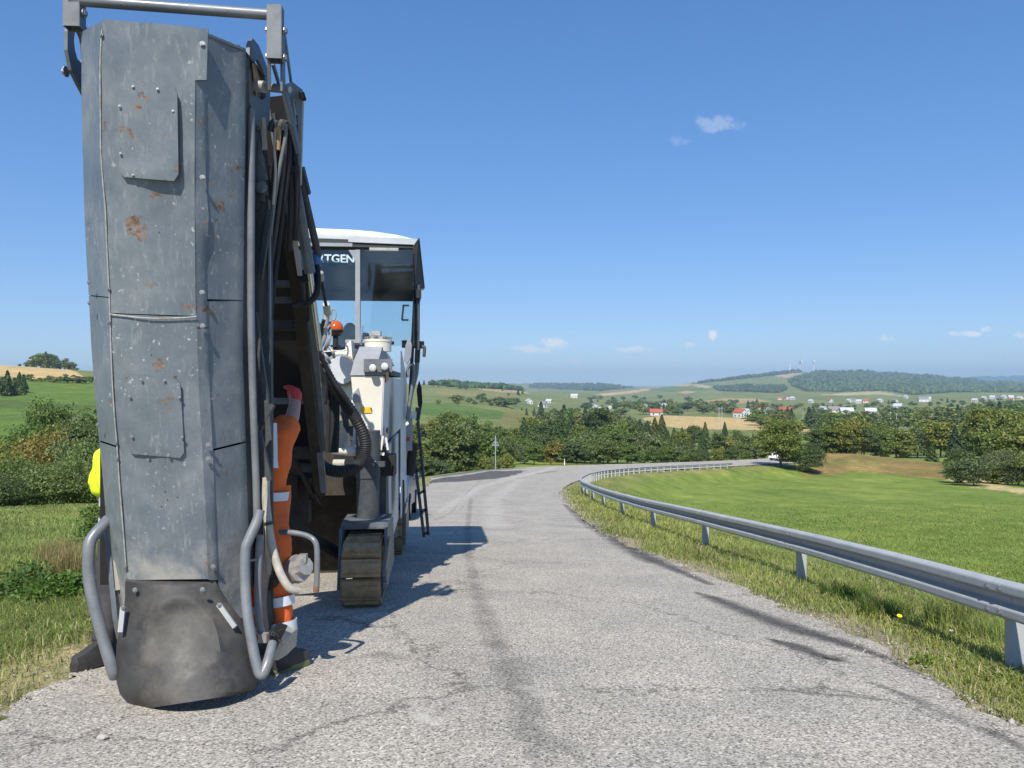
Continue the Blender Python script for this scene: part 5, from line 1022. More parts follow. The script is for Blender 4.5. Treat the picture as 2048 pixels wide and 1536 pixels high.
# ------------------------------------------------------------------ main conveyor leading down to the machine
mc = part(MB().bar(P(560, 330, 4.98), P(603, 640, 5.75), .075, .10).bar(P(603, 640, 5.75), P(642, 985, 6.6), .085, .11), 'main_conveyor', 'mud_dark')
part(MB().bar(P(612, 560, 5.6), P(640, 900, 6.5), .10, .02), 'side_plate', 'frame_grey', mc); part(MB().bar(P(596, 600, 5.66), P(628, 900, 6.4), .012, .02), 'edge_rail', 'tube_grey', mc)
part(MB().sheet([[P(470, 380, 5.3), P(585, 380, 5.3)], [P(470, 640, 5.9), P(605, 640, 6.0)], [P(480, 1000, 6.9), P(640, 1000, 6.9)]], off=(0, .05, 0)), 'belt', 'belt_black', mc)
for y, h_, mt in ((568, .05, 'frame_grey'), (600, .045, 'frame_grey'), (650, .06, 'frame_dark'), (672, .07, 'mud_dark'), (802, .05, 'frame_grey'), (905, .10, 'mud_dark'), (935, .07, 'frame_dark')):
    d = float(np.interp(y, [380, 640, 1000], [5.2, 5.8, 6.6])); part(MB().bar(P(500, y, d), P(float(np.interp(y, [380, 1000], [575, 640])), y, d), h_, h_), 'cross_member', mt, mc)
part(MB().cyl(P(585, 345, 5.05), P(620, 545, 5.35), .038, 14), 'hydraulic_cylinder', 'frame_grey', mc, smooth=True); part(MB().cyl(P(620, 545, 5.35), P(640, 700, 5.6), .020, 12), 'piston_rod', 'steel_bright', mc, smooth=True)
part(MB().cyl(P(598, 345, 5.15), P(637, 512, 5.5), .026, 12), 'hydraulic_cylinder', 'frame_dark', mc, smooth=True)
part(MB().box(P(612, 553, 5.4), (.11, .08, .08)), 'cylinder_collar', 'rubber_black', mc)
part(MB().prism([P(570, 380, 5.0), P(585, 372, 5.02), P(598, 440, 5.1), P(590, 455, 5.1), P(573, 425, 5.05)], (0, .02, 0)), 'gusset', 'frame_grey', mc)
part(MB().bar(P(588, 470, 5.0), P(600, 550, 5.25), .03, .02), 'gusset', 'plastic_grey', mc); part(MB().bar(P(566, 385, 4.95), P(592, 365, 5.0), .05, .03), 'gusset', 'mud', mc)
part(MB().prism([P(580, 900, 6.3), P(640, 1010, 6.6), P(622, 1000, 6.6), P(600, 950, 6.4), P(575, 945, 6.35)], (0, .05, 0)), 'gusset', 'mud_dark', mc)
part(MB().bar(P(560, 960, 6.5), P(595, 960, 6.5), .02, .3), 'belt_guard', 'mud_dark', mc); part(MB().box(P(585, 1000, 6.6), (.30, .10, .38)), 'belt_guard', 'mud_dark', mc)
part(MB().bar(P(640, 905, 6.2), P(648, 985, 6.3), .05, .02), 'adjuster', 'frame_grey', mc); part(MB().bar(P(648, 810, 6.6), P(638, 890, 6.7), .06, .02), 'slotted_bar', 'frame_grey', mc)
part(MB().tube([P(545, 1000, 6.9), P(600, 1060, 7.2), P(684, 1112, 7.7)], .06, 10), 'drive_arm', 'mud_dark', mc)
# hoses
def hose(pts, r, mat, name='hose', parent=None, n=9): return part(MB().tube([P(*p) for p in pts], r, n), name, mat, parent, smooth=True)
for k, (x, mt) in enumerate(((556, 'rubber_black'), (566, 'frame_dark'), (575, 'rubber_black'), (549, 'frame_dark'))):
    hose([(x - 8, 262, 4.72), (x - 2, 244, 4.72), (x + 4, 262, 4.74), (x + 2, 330, 4.78), (x - 8, 420, 4.84), (x - 24, 540, 4.9), (x - 34, 640, 4.9)], .016 + .004 * (k % 2), mt)
hose([(572, 250, 4.70), (571, 275, 4.70), (562, 320, 4.72), (549, 400, 4.76), (541, 470, 4.8)], .012, 'tube_grey'); hose([(551, 262, 4.69), (549, 300, 4.7), (551, 345, 4.72), (546, 410, 4.74)], .009, 'hose_beige'); hose([(550, 262, 4.69), (558, 258, 4.69), (556, 300, 4.7)], .015, 'mud')
for x, y in ((588, 230), (588, 290), (580, 350), (592, 330)): hose([(x, y, 4.85), (x + 2, y + 60, 4.9), (x - 2, y + 150, 5.0)], .022, 'rubber_black')
hose([(633, 525, 5.5), (636, 560, 5.45), (632, 590, 5.4), (612, 607, 5.4), (590, 612, 5.5)], .022, 'rubber_black'); hose([(600, 400, 5.2), (612, 540, 5.4), (617, 640, 5.7)], .012, 'rubber_black')
part(MB().cyl(P(634, 505, 5.5), P(632, 530, 5.5), .032, 12), 'hose_cap', 'blue_cap'); 
lh = hose([(532, 955, 4.86), (532, 1000, 4.86), (537, 1050, 4.84), (546, 1100, 4.82), (560, 1145, 4.80), (578, 1175, 4.80), (596, 1182, 4.84)], .026, 'hose_beige', n=12); hose([(560, 1150, 4.86), (575, 1165, 4.86), (590, 1180, 4.86)], .014, 'hose_beige')
for x, y in ((537, 1046), (549, 1104)): part(MB().cyl(P(x, y - 3, 4.84), P(x + 1, y + 3, 4.84), .030, 12), 'hose_clip', 'frame_dark', lh)
uh = hose([(556, 1064, 5.05), (590, 1066, 5.02), (615, 1072, 5.0), (629, 1082, 4.98), (634, 1100, 4.98), (634, 1150, 4.98), (633, 1176, 4.98)], .0185, 'tube_grey', 'handle', n=12); part(MB().cyl(P(633, 1172, 4.98), P(632, 1183, 4.98), .020, 10), 'rusty_end', 'rust', uh)
hm = part(MB().cyl(P(560, 1150, 5.15), P(592, 1138, 5.05), .085, 16), 'hydraulic_motor', 'mud', smooth=True); part(MB().cyl(P(588, 1140, 5.06), P(600, 1136, 5.03), .092, 8), 'motor_flange', 'silver_dirty', hm); part(MB().cyl(P(598, 1136, 5.04), P(612, 1132, 5.0), .06, 9), 'motor_cap', 'silver_dirty', hm); part(MB().box(P(606, 1116, 5.02), (.05, .05, .05)), 'motor_port', 'silver_dirty', hm)
part(MB().cyl(P(530, 1165, 4.9), P(560, 1150, 5.1), .06, 12), 'roller_end', 'mud_dark', hm)
# ------------------------------------------------------------------ body
def msec(poly, a0, a1):
    """polygon in (b, z) at a0 swept along the machine to a1"""
    return MB().prism([M(a0, b_, z) for b_, z in poly], HX * (a1 - a0))
tank = part(msec([(-.345, 1.485), (-.01, 1.485), (-.035, .86), (-.27, .985), (-.30, 1.0)], 1.0, 1.55), 'front_tank', 'machine_white', bevel=.008)
part(MB().prism([M(1.012, .0, 1.475), M(4.6, .0, 1.475), M(4.6, .0, .74), M(1.02, -.03, .74)], RX * -.30), 'side_panel', 'machine_white_side', bevel=.006)
part(MB().prism([M(1.2, -.02, .86), M(1.2, -.26, .98), M(1.2, -.20, .72), M(1.2, -.05, .72)], HX * .3), 'tank_skirt', 'mud', tank); part(MB().bar(P(766, 872, 7.9), P(762, 900, 7.9), .02, .02), 'stay', 'machine_white', tank); part(MB().bar(P(772, 875, 7.9), P(776, 900, 7.9), .02, .02), 'stay', 'machine_white', tank)
part(MB().prism([M(.995, -.01, 1.56), M(.995, -.01, 1.50), M(.995, .005, 1.50)], (0, 0, 0.0)) if False else MB().box(P(733, 820, 7.97), (.105, .006, .058), MROT), 'sticker', 'sticker_yellow', tank); part(MB().cyl(P(742, 817, 7.965), P(742, 817, 7.955), .008, 8), 'sticker_mark', 'letter_dark', tank)
part(MB().prism([M(1.06, .006, 1.58), M(1.06, .006, 1.41), M(1.55, .006, 1.45), M(1.55, .006, 1.60)], RX * .004), 'side_stripe', 'sticker_orange')
def text_part(s, size, name, mat, parent, loc, xdir, zdir, depth=.004):
    cu = bpy.data.curves.new(name, 'FONT'); cu.body = s; cu.size = size; cu.extrude = depth; cu.offset = .0035 * size / .15
    me = bpy.data.objects.new('tmp', cu); COL.objects.link(me); dg = bpy.context.evaluated_depsgraph_get(); msh = bpy.data.meshes.new_from_object(me.evaluated_get(dg)); bpy.data.objects.remove(me)
    o = link_mesh(name, msh, parent, mat); x = Vector(xdir).normalized(); z = Vector(zdir).normalized(); n = x.cross(z); rot = Matrix((x, z, n)).transposed().to_4x4()
    o.matrix_local = Matrix.Translation(Vector(loc) - ORG[parent.name]) @ rot; return o
text_part('200-40i', .085, 'lettering', 'letter_dark', tank, M(1.10, .010, .87), HX, (0, 0, 1))
cap = MB(); cap.add([M(.985, -.35, 1.49), M(.985, .0, 1.49), M(1.45, .03, 1.62), M(2.3, .03, 1.62), M(2.3, -.35, 1.49), M(1.02, -.31, 1.66), M(1.02, -.06, 1.66), M(1.25, -.28, 1.80), M(1.25, -.04, 1.80), M(2.3, -.03, 1.74), M(2.3, -.33, 1.80), M(1.45, -.01, 1.70)],
        [(0, 1, 6, 5), (1, 2, 11, 6), (2, 3, 9, 11), (5, 6, 8, 7), (6, 11, 8), (8, 11, 9), (7, 8, 9, 10), (0, 5, 7, 10, 4), (0, 4, 3, 2, 1), (3, 4, 10, 9)])
cp = part(cap, 'tank_cover', 'plastic_grey'); part(MB().box(P(756, 731, 7.955), (.29, .03, .135), MROT), 'lamp_recess', 'plastic_recess_shade', cp)  # recess is a flush box; its darker plastic stands for the shade inside
for px, py in ((745, 736), (769, 733)): l = part(MB().cyl(P(px, py, 7.93), P(px, py, 7.86), .04, 14), 'work_lamp', 'rubber_black', cp); part(MB().sphere(P(px, py, 7.86), .040, 12, 8, (1, .4, 1)), 'lamp_lens', 'lamp_glass', l, smooth=True)
fc_ = part(MB().cyl(P(756, 703, 8.4), P(756, 683, 8.4), .145, 22).cyl(P(756, 684, 8.4), P(756, 679, 8.4), .150, 22), 'filler_cap', 'machine_white', smooth=True); part(MB().cyl(P(756, 679, 8.4), P(756, 674, 8.4), .12, 18), 'cap_lid', 'silver_dirty', fc_); part(MB().box(P(752, 667, 8.4), (.11, .08, .05)), 'cap_valve', 'silver_dirty', fc_)
for k in range(8):
    a = k * .785; add_bolt(fc_, P(756, 677, 8.4) + Vector((.13 * math.cos(a), .13 * math.sin(a), 0)), (0, 0, 1), 1.2)
hood = part(MB().prism([P(664, 706, 8.5), P(704, 694, 8.5), P(708, 750, 8.45), P(706, 828, 8.4), P(664, 778, 8.5)], HX * 2.4), 'engine_hood', 'machine_white', bevel=.01)
part(MB().cyl(P(678, 740, 8.45), P(682, 740, 8.36), .175, 24), 'air_filter', 'plastic_grey', hood, smooth=True); part(MB().cyl(P(682, 740, 8.36), P(684, 740, 8.32), .15, 24), 'filter_lid', 'machine_white_side', hood, smooth=True)
part(MB().prism([P(690, 690, 8.42), P(702, 680, 8.42), P(706, 730, 8.42), P(698, 752, 8.42)], HX * .3), 'hood_edge', 'machine_white', hood); part(MB().box(P(699, 722, 8.40), (.035, .01, .10)), 'sticker', 'mud', hood)
part(MB().prism([P(716, 776, 7.9), P(722, 805, 7.9), P(706, 805, 7.9), P(703, 790, 7.9)], HX * .12), 'bracket', 'plastic_grey', tank)
# beacon
bc = part(MB().cyl(P(671, 700, 8.0), P(671, 668, 8.0), .028, 10).cyl(P(671, 694, 8.0), P(671, 690, 8.0), .05, 10), 'beacon', 'rubber_black', smooth=True); part(MB().cyl(P(671, 672, 8.0), P(671, 660, 8.0), .05, 16, .082), 'beacon_base', 'rubber_black', bc, smooth=True)
part(MB().sphere(P(671, 657, 8.0), .083, 18, 10), 'beacon_lens', 'amber', bc, smooth=True); part(MB().sphere(P(671, 661, 8.0), .079, 18, 10, (1.04, 1.04, .62)), 'beacon_rim', 'rubber_black', bc, smooth=True)
part(MB().bar(P(645, 703, 8.0), P(690, 701, 8.0), .05, .012), 'beacon_shelf', 'machine_white', bc)
mb = MB(); mb.tube([P(667 + 5 * math.cos(a), 629 + 11 * math.sin(a), 8.1) for a in np.linspace(0, 6.28, 13)], .009, 6); part(mb, 'lifting_ring', 'plastic_grey')
# lever linkage
ln = part(MB().tube([P(654, 625, 7.2), P(650, 650, 7.2), P(645, 680, 7.2), P(632, 705, 7.2)], .032, 10), 'control_linkage', 'silver_dirty', smooth=True)
part(MB().tube([P(641, 555, 6.8), P(650, 600, 7.0), P(654, 620, 7.2)], .014, 8), 'rod', 'mud_dark', ln); part(MB().cyl(P(640, 545, 6.75), P(642, 560, 6.8), .03, 10), 'fitting', 'silver_dirty', ln); part(MB().cyl(P(652, 608, 7.1), P(655, 628, 7.2), .034, 10), 'fitting', 'hose_beige', ln)
for k, (a, b_) in enumerate((((660, 655), (650, 700)), ((640, 670), (660, 645)), ((625, 690), (640, 715)), ((655, 690), (668, 715)), ((638, 700), (660, 726)))): part(MB().tube([P(*a, 7.25), P((a[0] + b_[0]) / 2 + 4, (a[1] + b_[1]) / 2, 7.2), P(*b_, 7.25)], .016, 8), 'pipe', ('silver_dirty', 'plastic_grey', 'hose_beige')[k % 3], ln)
hose([(648, 640, 7.1), (640, 665, 7.15), (632, 690, 7.1)], .018, 'rubber_black'); hose([(620, 655, 7.4), (632, 672, 7.5), (622, 690, 7.5)], .10, 'rubber_black')
# big corrugated hose
pts = [(628, 690, 7.0), (640, 722, 7.05), (662, 765, 7.15), (690, 805, 7.25), (716, 845, 7.3), (730, 880, 7.3), (728, 912, 7.28), (710, 935, 7.2), (680, 943, 7.1), (650, 936, 7.05), (630, 918, 7.1)]
cv = catmull([tuple(P(*p)) for p in pts], 14); mb = MB(); mb.tube([Vector(p) for p in cv], [.052 + .006 * (i % 2) for i in range(len(cv))], 12, True, False); bh = part(mb, 'suction_hose', 'rubber_black', smooth=True)
for i in (3, 8, 13, 18): part(MB().cyl(Vector(cv[i]), Vector(cv[i + 2]), .063, 12), 'hose_clamp', 'silver_dirty' if i > 3 else 'hose_beige', bh)
hose([(636, 700, 6.95), (660, 750, 7.05), (685, 790, 7.1), (700, 815, 7.2)], .022, 'rubber_black'); hose([(628, 715, 6.9), (650, 770, 7.0), (640, 850, 7.0)], .03, 'rubber_black'); hose([(684, 790, 7.6), (700, 815, 7.6), (702, 850, 7.7)], .022, 'hose_beige'); hose([(676, 830, 7.7), (680, 850, 7.7), (672, 862, 7.7)], .03, 'hose_beige')
for x in (655, 664, 672): hose([(x, 770, 7.3), (x + 2, 830, 7.3), (x, 905, 7.3)], .026, 'rubber_black')
part(MB().cyl(P(690, 895, 7.6), P(686, 868, 7.6), .06, 12), 'filter_bowl', 'hose_beige')
# chassis
ch = part(mbox(1.7, 6.6, -2.45, -.02, .15, .74), 'chassis', 'mud_dark'); part(mbox(1.9, 6.6, -2.40, -.31, .75, 1.35), 'engine_bay', 'frame_dark', ch)
part(mbox(2.6, 4.6, -2.3, -.12, -.98, .14), 'drum_housing', 'mud_dark', ch, bevel=.02)
part(MB().cyl(P(665, 899, 7.9), P(735, 905, 7.9), .05, 12), 'cross_tube', 'machine_white', ch, smooth=True); part(MB().bar(P(735, 903, 7.9), P(768, 908, 7.95), .05, .03), 'cross_tube', 'machine_white', ch); part(MB().cyl(P(667, 927, 7.8), P(690, 927, 7.8), .042, 12), 'cross_tube', 'hose_beige', ch, smooth=True); part(MB().cyl(P(735, 928, 7.8), P(752, 928, 7.8), .032, 12), 'cross_tube', 'hose_beige', ch, smooth=True); part(MB().box(P(760, 928, 7.8), (.10, .08, .05)), 'valve_block', 'frame_dark', ch)
part(MB().prism([P(668, 905, 8.2), P(790, 912, 8.2), P(790, 952, 8.2), P(668, 952, 8.2)], HX * .3), 'dark_void_box', 'rubber_black', ch)  # black box put in for the dark void behind the cross tubes
part(mbox(1.25, 1.9, -.22, .0, -.05, .70), 'corner_post', 'frame_dark', ch); part(MB().prism([M(1.5, .012, .72), M(3.6, .012, .72), M(3.6, .012, -.45), M(1.7, .012, -.45)], RX * -.05), 'side_skirt', 'machine_white_side', ch)
part(MB().box(M(3.6, -.20, -.28), (.36, .05, .5), MROT), 'mud_guard', 'mud', ch); gr_ = part(MB().box(M(3.55, -.20, -.62), (.40, .04, .16), MROT), 'step_grating', 'hose_beige', ch)
for k in range(3): part(MB().box(M(3.52, -.31 + .10 * k, -.62), (.04, .02, .10), MROT), 'grating_slot', 'rubber_black', gr_)
# travel legs and tracks
pad_me = {}
def track(a, b_, ground_z, name, lift=0, lab=None):
    base = M(a, b_, ground_z); L, Rr, W = 1.05, .27, .36; e = part(MB().box(base + Vector((0, 0, Rr + .03)) + HX * L / 2, (.20, L + .1, .30), MROT), 'track_unit', 'frame_dark')
    loop = []; per = 2 * L + 2 * math.pi * Rr; n = 22
    for k in range(n):
        s = per * k / n
        if s < L: p, t = (s, 0), 0
        elif s < L + math.pi * Rr: q = (s - L) / Rr; p, t = (L + Rr * math.sin(q), Rr - Rr * math.cos(q)), q
        elif s < 2 * L + math.pi * Rr: p, t = (L - (s - L - math.pi * Rr), 2 * Rr), math.pi
        else: q = (s - 2 * L - math.pi * Rr) / Rr; p, t = (-Rr * math.sin(q), Rr + Rr * math.cos(q)), math.pi + q
        loop.append((p, t))
    if 'pad' not in pad_me:
        mb = MB(); mb.box((0, 0, .012), (W, per / n * .93, .055)); mb.box((0, 0, .05), (W * .9, per / n * .5, .03)); me_ = bpy.data.meshes.new('track_pad'); me_.from_pydata([tuple(v) for v in mb.v], [], mb.f); me_.update(); me_.materials.append(MAT['mud']); pad_me['pad'] = me_
    for (x, z), t in loop:
        o = bpy.data.objects.new('track_pad', pad_me['pad']); COL.objects.link(o); o.parent = e; ORG[o.name] = ORG[e.name]
        up = Vector((0, 0, -1)) * math.cos(t) + HX * math.sin(t); fw = HX * math.cos(t) + Vector((0, 0, 1)) * math.sin(t)
        rot = Matrix((RX, fw, RX.cross(fw))).transposed(); zz = rot @ Vector((0, 0, 1))
        if zz.dot(up) < 0: rot = Matrix((-RX, fw, -RX.cross(fw))).transposed()
        o.matrix_local = Matrix.Translation(base + HX * x + Vector((0, 0, z + .075)) - ORG[e.name]) @ rot.to_4x4()
    for s in (-1, 1): part(MB().prism([base + RX * s * .20 + HX * -.18 + Vector((0, 0, .22)), base + RX * s * .20 + HX * (L + .1) + Vector((0, 0, .2)), base + RX * s * .20 + HX * (L - .1) + Vector((0, 0, .70)), base + RX * s * .20 + HX * .0 + Vector((0, 0, .76))], RX * s * .03), 'fork_plate', 'frame_grey', e)
    part(MB().box(base + HX * L * .40 + Vector((0, 0, .76)), (.46, .55, .06), MROT), 'yoke', 'frame_grey', e)
    part(MB().cyl(base + HX * L * .45 + Vector((0, 0, .76)), base + HX * L * .45 + Vector((0, 0, 1.25)), .115, 18), 'leg_sleeve', 'frame_dark', e, smooth=True); part(MB().cyl(base + HX * L * .45 + Vector((0, 0, 1.2)), base + HX * L * .45 + Vector((0, 0, 1.68)), .125, 18), 'leg_cylinder', 'frame_dark', e, smooth=True)
    return e
track(.42, -.16, -.755, 'a'); track(4.55, -.15, -1.19, 'b'); track(.5, -2.2, -.77, 'c'); track(4.6, -2.2, -1.19, 'd')
part(MB().bar(P(778, 1075, 7.3), P(768, 1150, 7.3), .03, .10), 'scraper', 'frame_grey'); part(MB().cyl(P(766, 1168, 7.25), P(776, 1166, 7.25), .012, 8), 'grease_nipple', 'steel_bright')
# ------------------------------------------------------------------ operator platform and canopy
rz_ = 3.17
roof = MB(); rows = []
for a, dz in ((2.17, 0), (2.19, .07), (2.4, .10), (4.9, .02), (5.25, -.08), (5.3, -.16)):
    rows.append([M(a, b_, rz_ + dz * (1 - .25 * abs(t) ** 3) - .10 * abs(t) ** 4) for t, b_ in [(t, -1.27 + 1.60 * t) for t in np.linspace(-1, 1, 13)]])
canopy = part(roof.sheet(rows, off=(0, 0, -.05)), 'canopy_roof', 'roof_shell', smooth=True)
part(MB().prism([M(2.0, -2.85, rz_ - .005), M(2.0, -.62, rz_ - .005), M(2.0, -.35, rz_ - .10), M(2.0, .32, rz_ - .06), M(2.0, .32, rz_ - .115), M(2.0, -2.85, rz_ - .09)], HX * .03) if False else MB().bar(M(2.20, -2.8, rz_ - .10), M(2.20, .26, rz_ - .10), .06, .09), 'front_beam', 'ceiling_dark', canopy)
part(MB().bar(M(2.16, -.50, rz_ - .055), M(2.16, .33, rz_ - .075), .02, .07), 'roof_lip', 'roof_shell', canopy)
rows = [[M(a, b_, z) for b_ in (-2.8, .28)] for a, z in ((2.2, rz_ - .07), (5.2, rz_ - .28))]
part(MB().sheet(rows, off=(0, 0, -.03)), 'ceiling', 'ceiling_dark', canopy); part(MB().bar(M(5.2, -2.8, rz_ - .36), M(5.2, .28, rz_ - .36), .03, .20), 'rear_visor', 'ceiling_dark', canopy)
part(MB().prism([P(837, 476, 9.05), P(848, 577, 9.55), P(829, 577, 9.1), P(826, 492, 9.02)], RX * .012), 'side_visor', 'ceiling_dark', canopy)
part(MB().box(P(768, 499, 9.15), (.34, .05, .035), MROT), 'light_bar', 'hose_beige', canopy)
part(MB().bar(P(716, 500, 9.0), P(716, 690, 9.0), .055, .05), 'screen_post', 'plastic_grey', canopy); part(MB().prism([P(697, 500, 8.99), P(712, 500, 8.99), P(712, 524, 8.99)], HX * .03), 'post_gusset', 'plastic_grey', canopy)
part(MB().bar(P(836, 570, 9.2), P(835, 700, 9.2), .045, .05), 'corner_post', 'frame_dark', canopy); part(MB().bar(M(5.1, -2.7, 1.7), M(5.1, -2.7, rz_ - .25), .05, .05), 'rear_post', 'frame_dark', canopy); part(MB().bar(M(5.1, .12, 1.2), M(5.1, .2, rz_ - .25), .05, .05), 'rear_post', 'frame_dark', canopy); part(MB().bar(M(2.05, -2.75, 1.7), M(2.05, -2.75, rz_ - .1), .05, .05), 'corner_post', 'frame_dark', canopy)
part(MB().box(P(835, 588, 9.15), (.09, .06, .10), MROT), 'post_bracket', 'rubber_black', canopy)
def gpane(x0, y0, x1, y1, d, nm='windscreen'): return part(MB().prism([P(x0, y0, d), P(x1, y0, d), P(x1, y1, d), P(x0, y1, d)], HX * .008), nm, 'cab_glass', canopy)
gpane(430, 500, 710, 694, 9.0); gpane(722, 500, 826, 692, 9.0)
part(MB().prism([P(827, 560, 9.05), P(834, 560, 9.2), P(834, 692, 9.2), P(827, 692, 9.05)], HX * .006), 'corner_glass', 'cab_glass', canopy)
sb = part(MB().box(P(650, 516, 9.12), (.72, .012, .18), MROT), 'name_board', 'sign_black', canopy)
text_part('WIRTGEN', .136, 'lettering', 'letter_white', sb, P(604, 524, 9.072), RX, (0, 0, 1), .003)
part(MB().bar(P(560, 488, 9.06), P(705, 490, 9.06), .03, .04), 'blind_rail', 'plastic_grey', canopy)
dh = MB(); 
for a, b_ in (((805, 611), (818, 611)), ((804, 640), (817, 640)), ((807, 611), (804, 640))): dh.bar(P(*a, 8.97), P(*b_, 8.97), .02, .02)
part(dh, 'door_handle', 'rubber_black', canopy)
deck = part(mbox(1.75, 5.2, -2.6, .02, 1.50, 1.56), 'platform_deck', 'frame_dark'); part(mbox(2.25, 2.6, -1.0, -.12, 1.56, 1.80), 'control_console', 'frame_dark', deck); part(MB().box(P(783, 686, 9.15), (.06, .02, .04)), 'console_display', 'red_paint', deck); part(MB().box(P(720, 683, 8.9), (.32, .1, .04)), 'console_lid', 'plastic_grey', deck)
for b_ in (-.62, -1.9):
    s_e = part(mbox(3.4, 3.85, b_ - .24, b_ + .24, 1.62, 1.74), 'seat', 'seat_grey', deck, bevel=.03); part(MB().box(M(3.82, b_, 1.92), (.44, .12, .40), MROT), 'backrest', 'seat_grey', deck, bevel=.05)
part(MB().sphere(P(700, 665, 9.3), .11, 12, 8, (.8, .6, 1.1)), 'steering_column', 'seat_grey', deck, smooth=True); part(MB().cyl(P(722, 690, 8.7), P(724, 652, 8.7), .016, 8), 'grab_rod', 'steel_bright', deck)
# railings, mirrors, ladder on the right side
part(MB().bar(P(806, 688, 9.3), P(846, 690, 9.5), .05, .09), 'rail_bracket', 'frame_dark'); part(MB().tube([P(838, 693, 9.3), P(848, 694, 9.3), P(849, 700, 9.3), P(848, 714, 9.3)], .02, 8), 'hand_rail', 'frame_dark'); part(MB().bar(P(836, 690, 9.3), P(834, 725, 9.3), .06, .06), 'rail_bracket', 'frame_dark')
part(MB().tube([P(834, 712, 9.3), P(833, 745, 9.3), P(822, 790, 9.3), P(815, 840, 9.3)], .026, 10), 'hand_rail', 'tube_grey', smooth=True); part(MB().tube([P(815, 755, 9.2), P(815, 738, 9.2), P(824, 728, 9.2), P(828, 745, 9.2), P(820, 800, 9.2), P(814, 835, 9.2)], .018, 10), 'hand_rail', 'tube_grey', smooth=True)
part(MB().prism([P(818, 672, 8.9), P(824, 690, 8.9), P(822, 715, 8.92), P(814, 730, 8.95), P(808, 720, 8.95), P(811, 690, 8.92)], HX * .06), 'mirror', 'plastic_grey', bevel=.012)
mr2 = part(MB().prism([P(838, 760, 9.6), P(843, 775, 9.6), P(845, 805, 9.6), P(842, 822, 9.6), P(836, 812, 9.6), P(833, 780, 9.6)], HX * .08), 'mirror', 'rubber_black', bevel=.012); part(MB().tube([P(841, 815, 9.6), P(838, 835, 9.55), P(834, 850, 9.5)], .014, 8), 'mirror_arm', 'frame_dark', mr2)
part(MB().box(P(825, 830, 9.6), (.10, .1, .09), MROT), 'junction_box', 'machine_white_side'); part(MB().box(P(835, 828, 9.6), (.05, .08, .16), MROT), 'junction_box', 'frame_dark'); part(MB().prism([P(805, 850, 8.9), P(815, 843, 8.9), P(818, 848, 8.9), P(810, 853, 8.9)], HX * .1), 'side_lamp', 'machine_white_side')
part(MB().box(P(818, 868, 9.6), (.08, .2, .4), MROT), 'side_box', 'plastic_grey'); part(MB().box(P(816, 878, 9.45), (.04, .02, .05), MROT), 'tail_lamp', 'red_paint_dusty')
part(MB().prism([P(801, 700, 8.9), P(812, 760, 9.3), P(812, 1000, 9.6), P(801, 1040, 9.0)], HX * .3), 'ladder_panel', 'machine_white_side', bevel=.01)
ld = part(MB().bar(P(825, 882, 9.9), P(848, 1074, 9.9), .035, .05).bar(P(836, 842, 9.9), P(857, 1070, 9.9), .035, .05), 'ladder', 'frame_dark')
for t in (.08, .32, .55, .74, .97):
    part(MB().bar(P(825 + 23 * t, 882 + 192 * t, 9.9), P(838 + 20 * t, 872 + 198 * t, 9.9), .05, .03), 'rung', 'frame_dark', ld)
part(MB().tube([P(826, 886, 9.7), P(823, 920, 9.7), P(819, 950, 9.7)], .06, 10), 'exhaust_pipe', 'rubber_black', smooth=True)
part(MB().bar(P(806, 960, 9.2), P(808, 1066, 9.2), .03, .03), 'skirt_edge', 'frame_dark'); part(MB().tube([P(814, 1005, 9.4), P(812, 1020, 9.4), P(804, 1035, 9.4)], .012, 6), 'chain', 'steel_bright')
# ================================================================== WORKERS
plain('hi_vis_orange', (.72, .135, .02), .75, 0, .22, 7, .7); plain('hi_vis_yellow', (.70, .85, .02), .7, 0, .1, 9, .1); plain('reflective_band', (.62, .66, .70), .4, .1, .06, 40); plain('trousers_dark', (.045, .043, .045), .85, 0, .25, 12, .2); plain('skin', (.46, .25, .17), .6, 0, .1, 12); plain('glove_red', (.70, .06, .04), .7, 0, .15, 14); plain('boot_black', (.035, .033, .032), .6, 0, .25, 14); plain('sole_yellow', (.16, .16, .07), .7); plain('hair_dark', (.03, .022, .016), .8, 0, .3, 30); plain('ear_muff', (.72, .25, .02), .5)
def skin_obj(name, V, E, Rr, mat, parent, sub=2, rootv=0):
    me = bpy.data.meshes.new(name); me.from_pydata([tuple(Vector(v) - ORG[parent.name]) for v in V], E, []); me.update()
    o = link_mesh(name, me, parent, mat); md = o.modifiers.new('skin', 'SKIN'); md.use_smooth_shade = True
    for i, r_ in enumerate(Rr): me.skin_vertices[0].data[i].radius = r_ if isinstance(r_, tuple) else (r_, r_)
    me.skin_vertices[0].data[rootv].use_root = True
    s = o.modifiers.new('sub', 'SUBSURF'); s.levels = sub; s.render_levels = sub
    if name in ('shirt', 'trousers'):
        s.levels = s.render_levels = 3; tx = bpy.data.textures.get('folds') or bpy.data.textures.new('folds', 'CLOUDS'); tx.noise_scale = .13; tx.noise_depth = 3; dm = o.modifiers.new('folds', 'DISPLACE'); dm.texture = tx; dm.strength = .045; dm.mid_level = .5; dm.texture_coords = 'GLOBAL'
    return o
def chain(pts, rs): return [Vector(p) for p in pts], [(i, i + 1) for i in range(len(pts) - 1)], list(rs)
def merge(*cs):
    """(V,E,R, attach index or None) -> one graph"""
    V, E, Rr = [], [], []
    for (v, e, r_), att in cs:
        o = len(V); V += v; E += [(a + o, b_ + o) for a, b_ in e]; Rr += r_
        if att is not None: E.append((att, o))
    return V, E, Rr
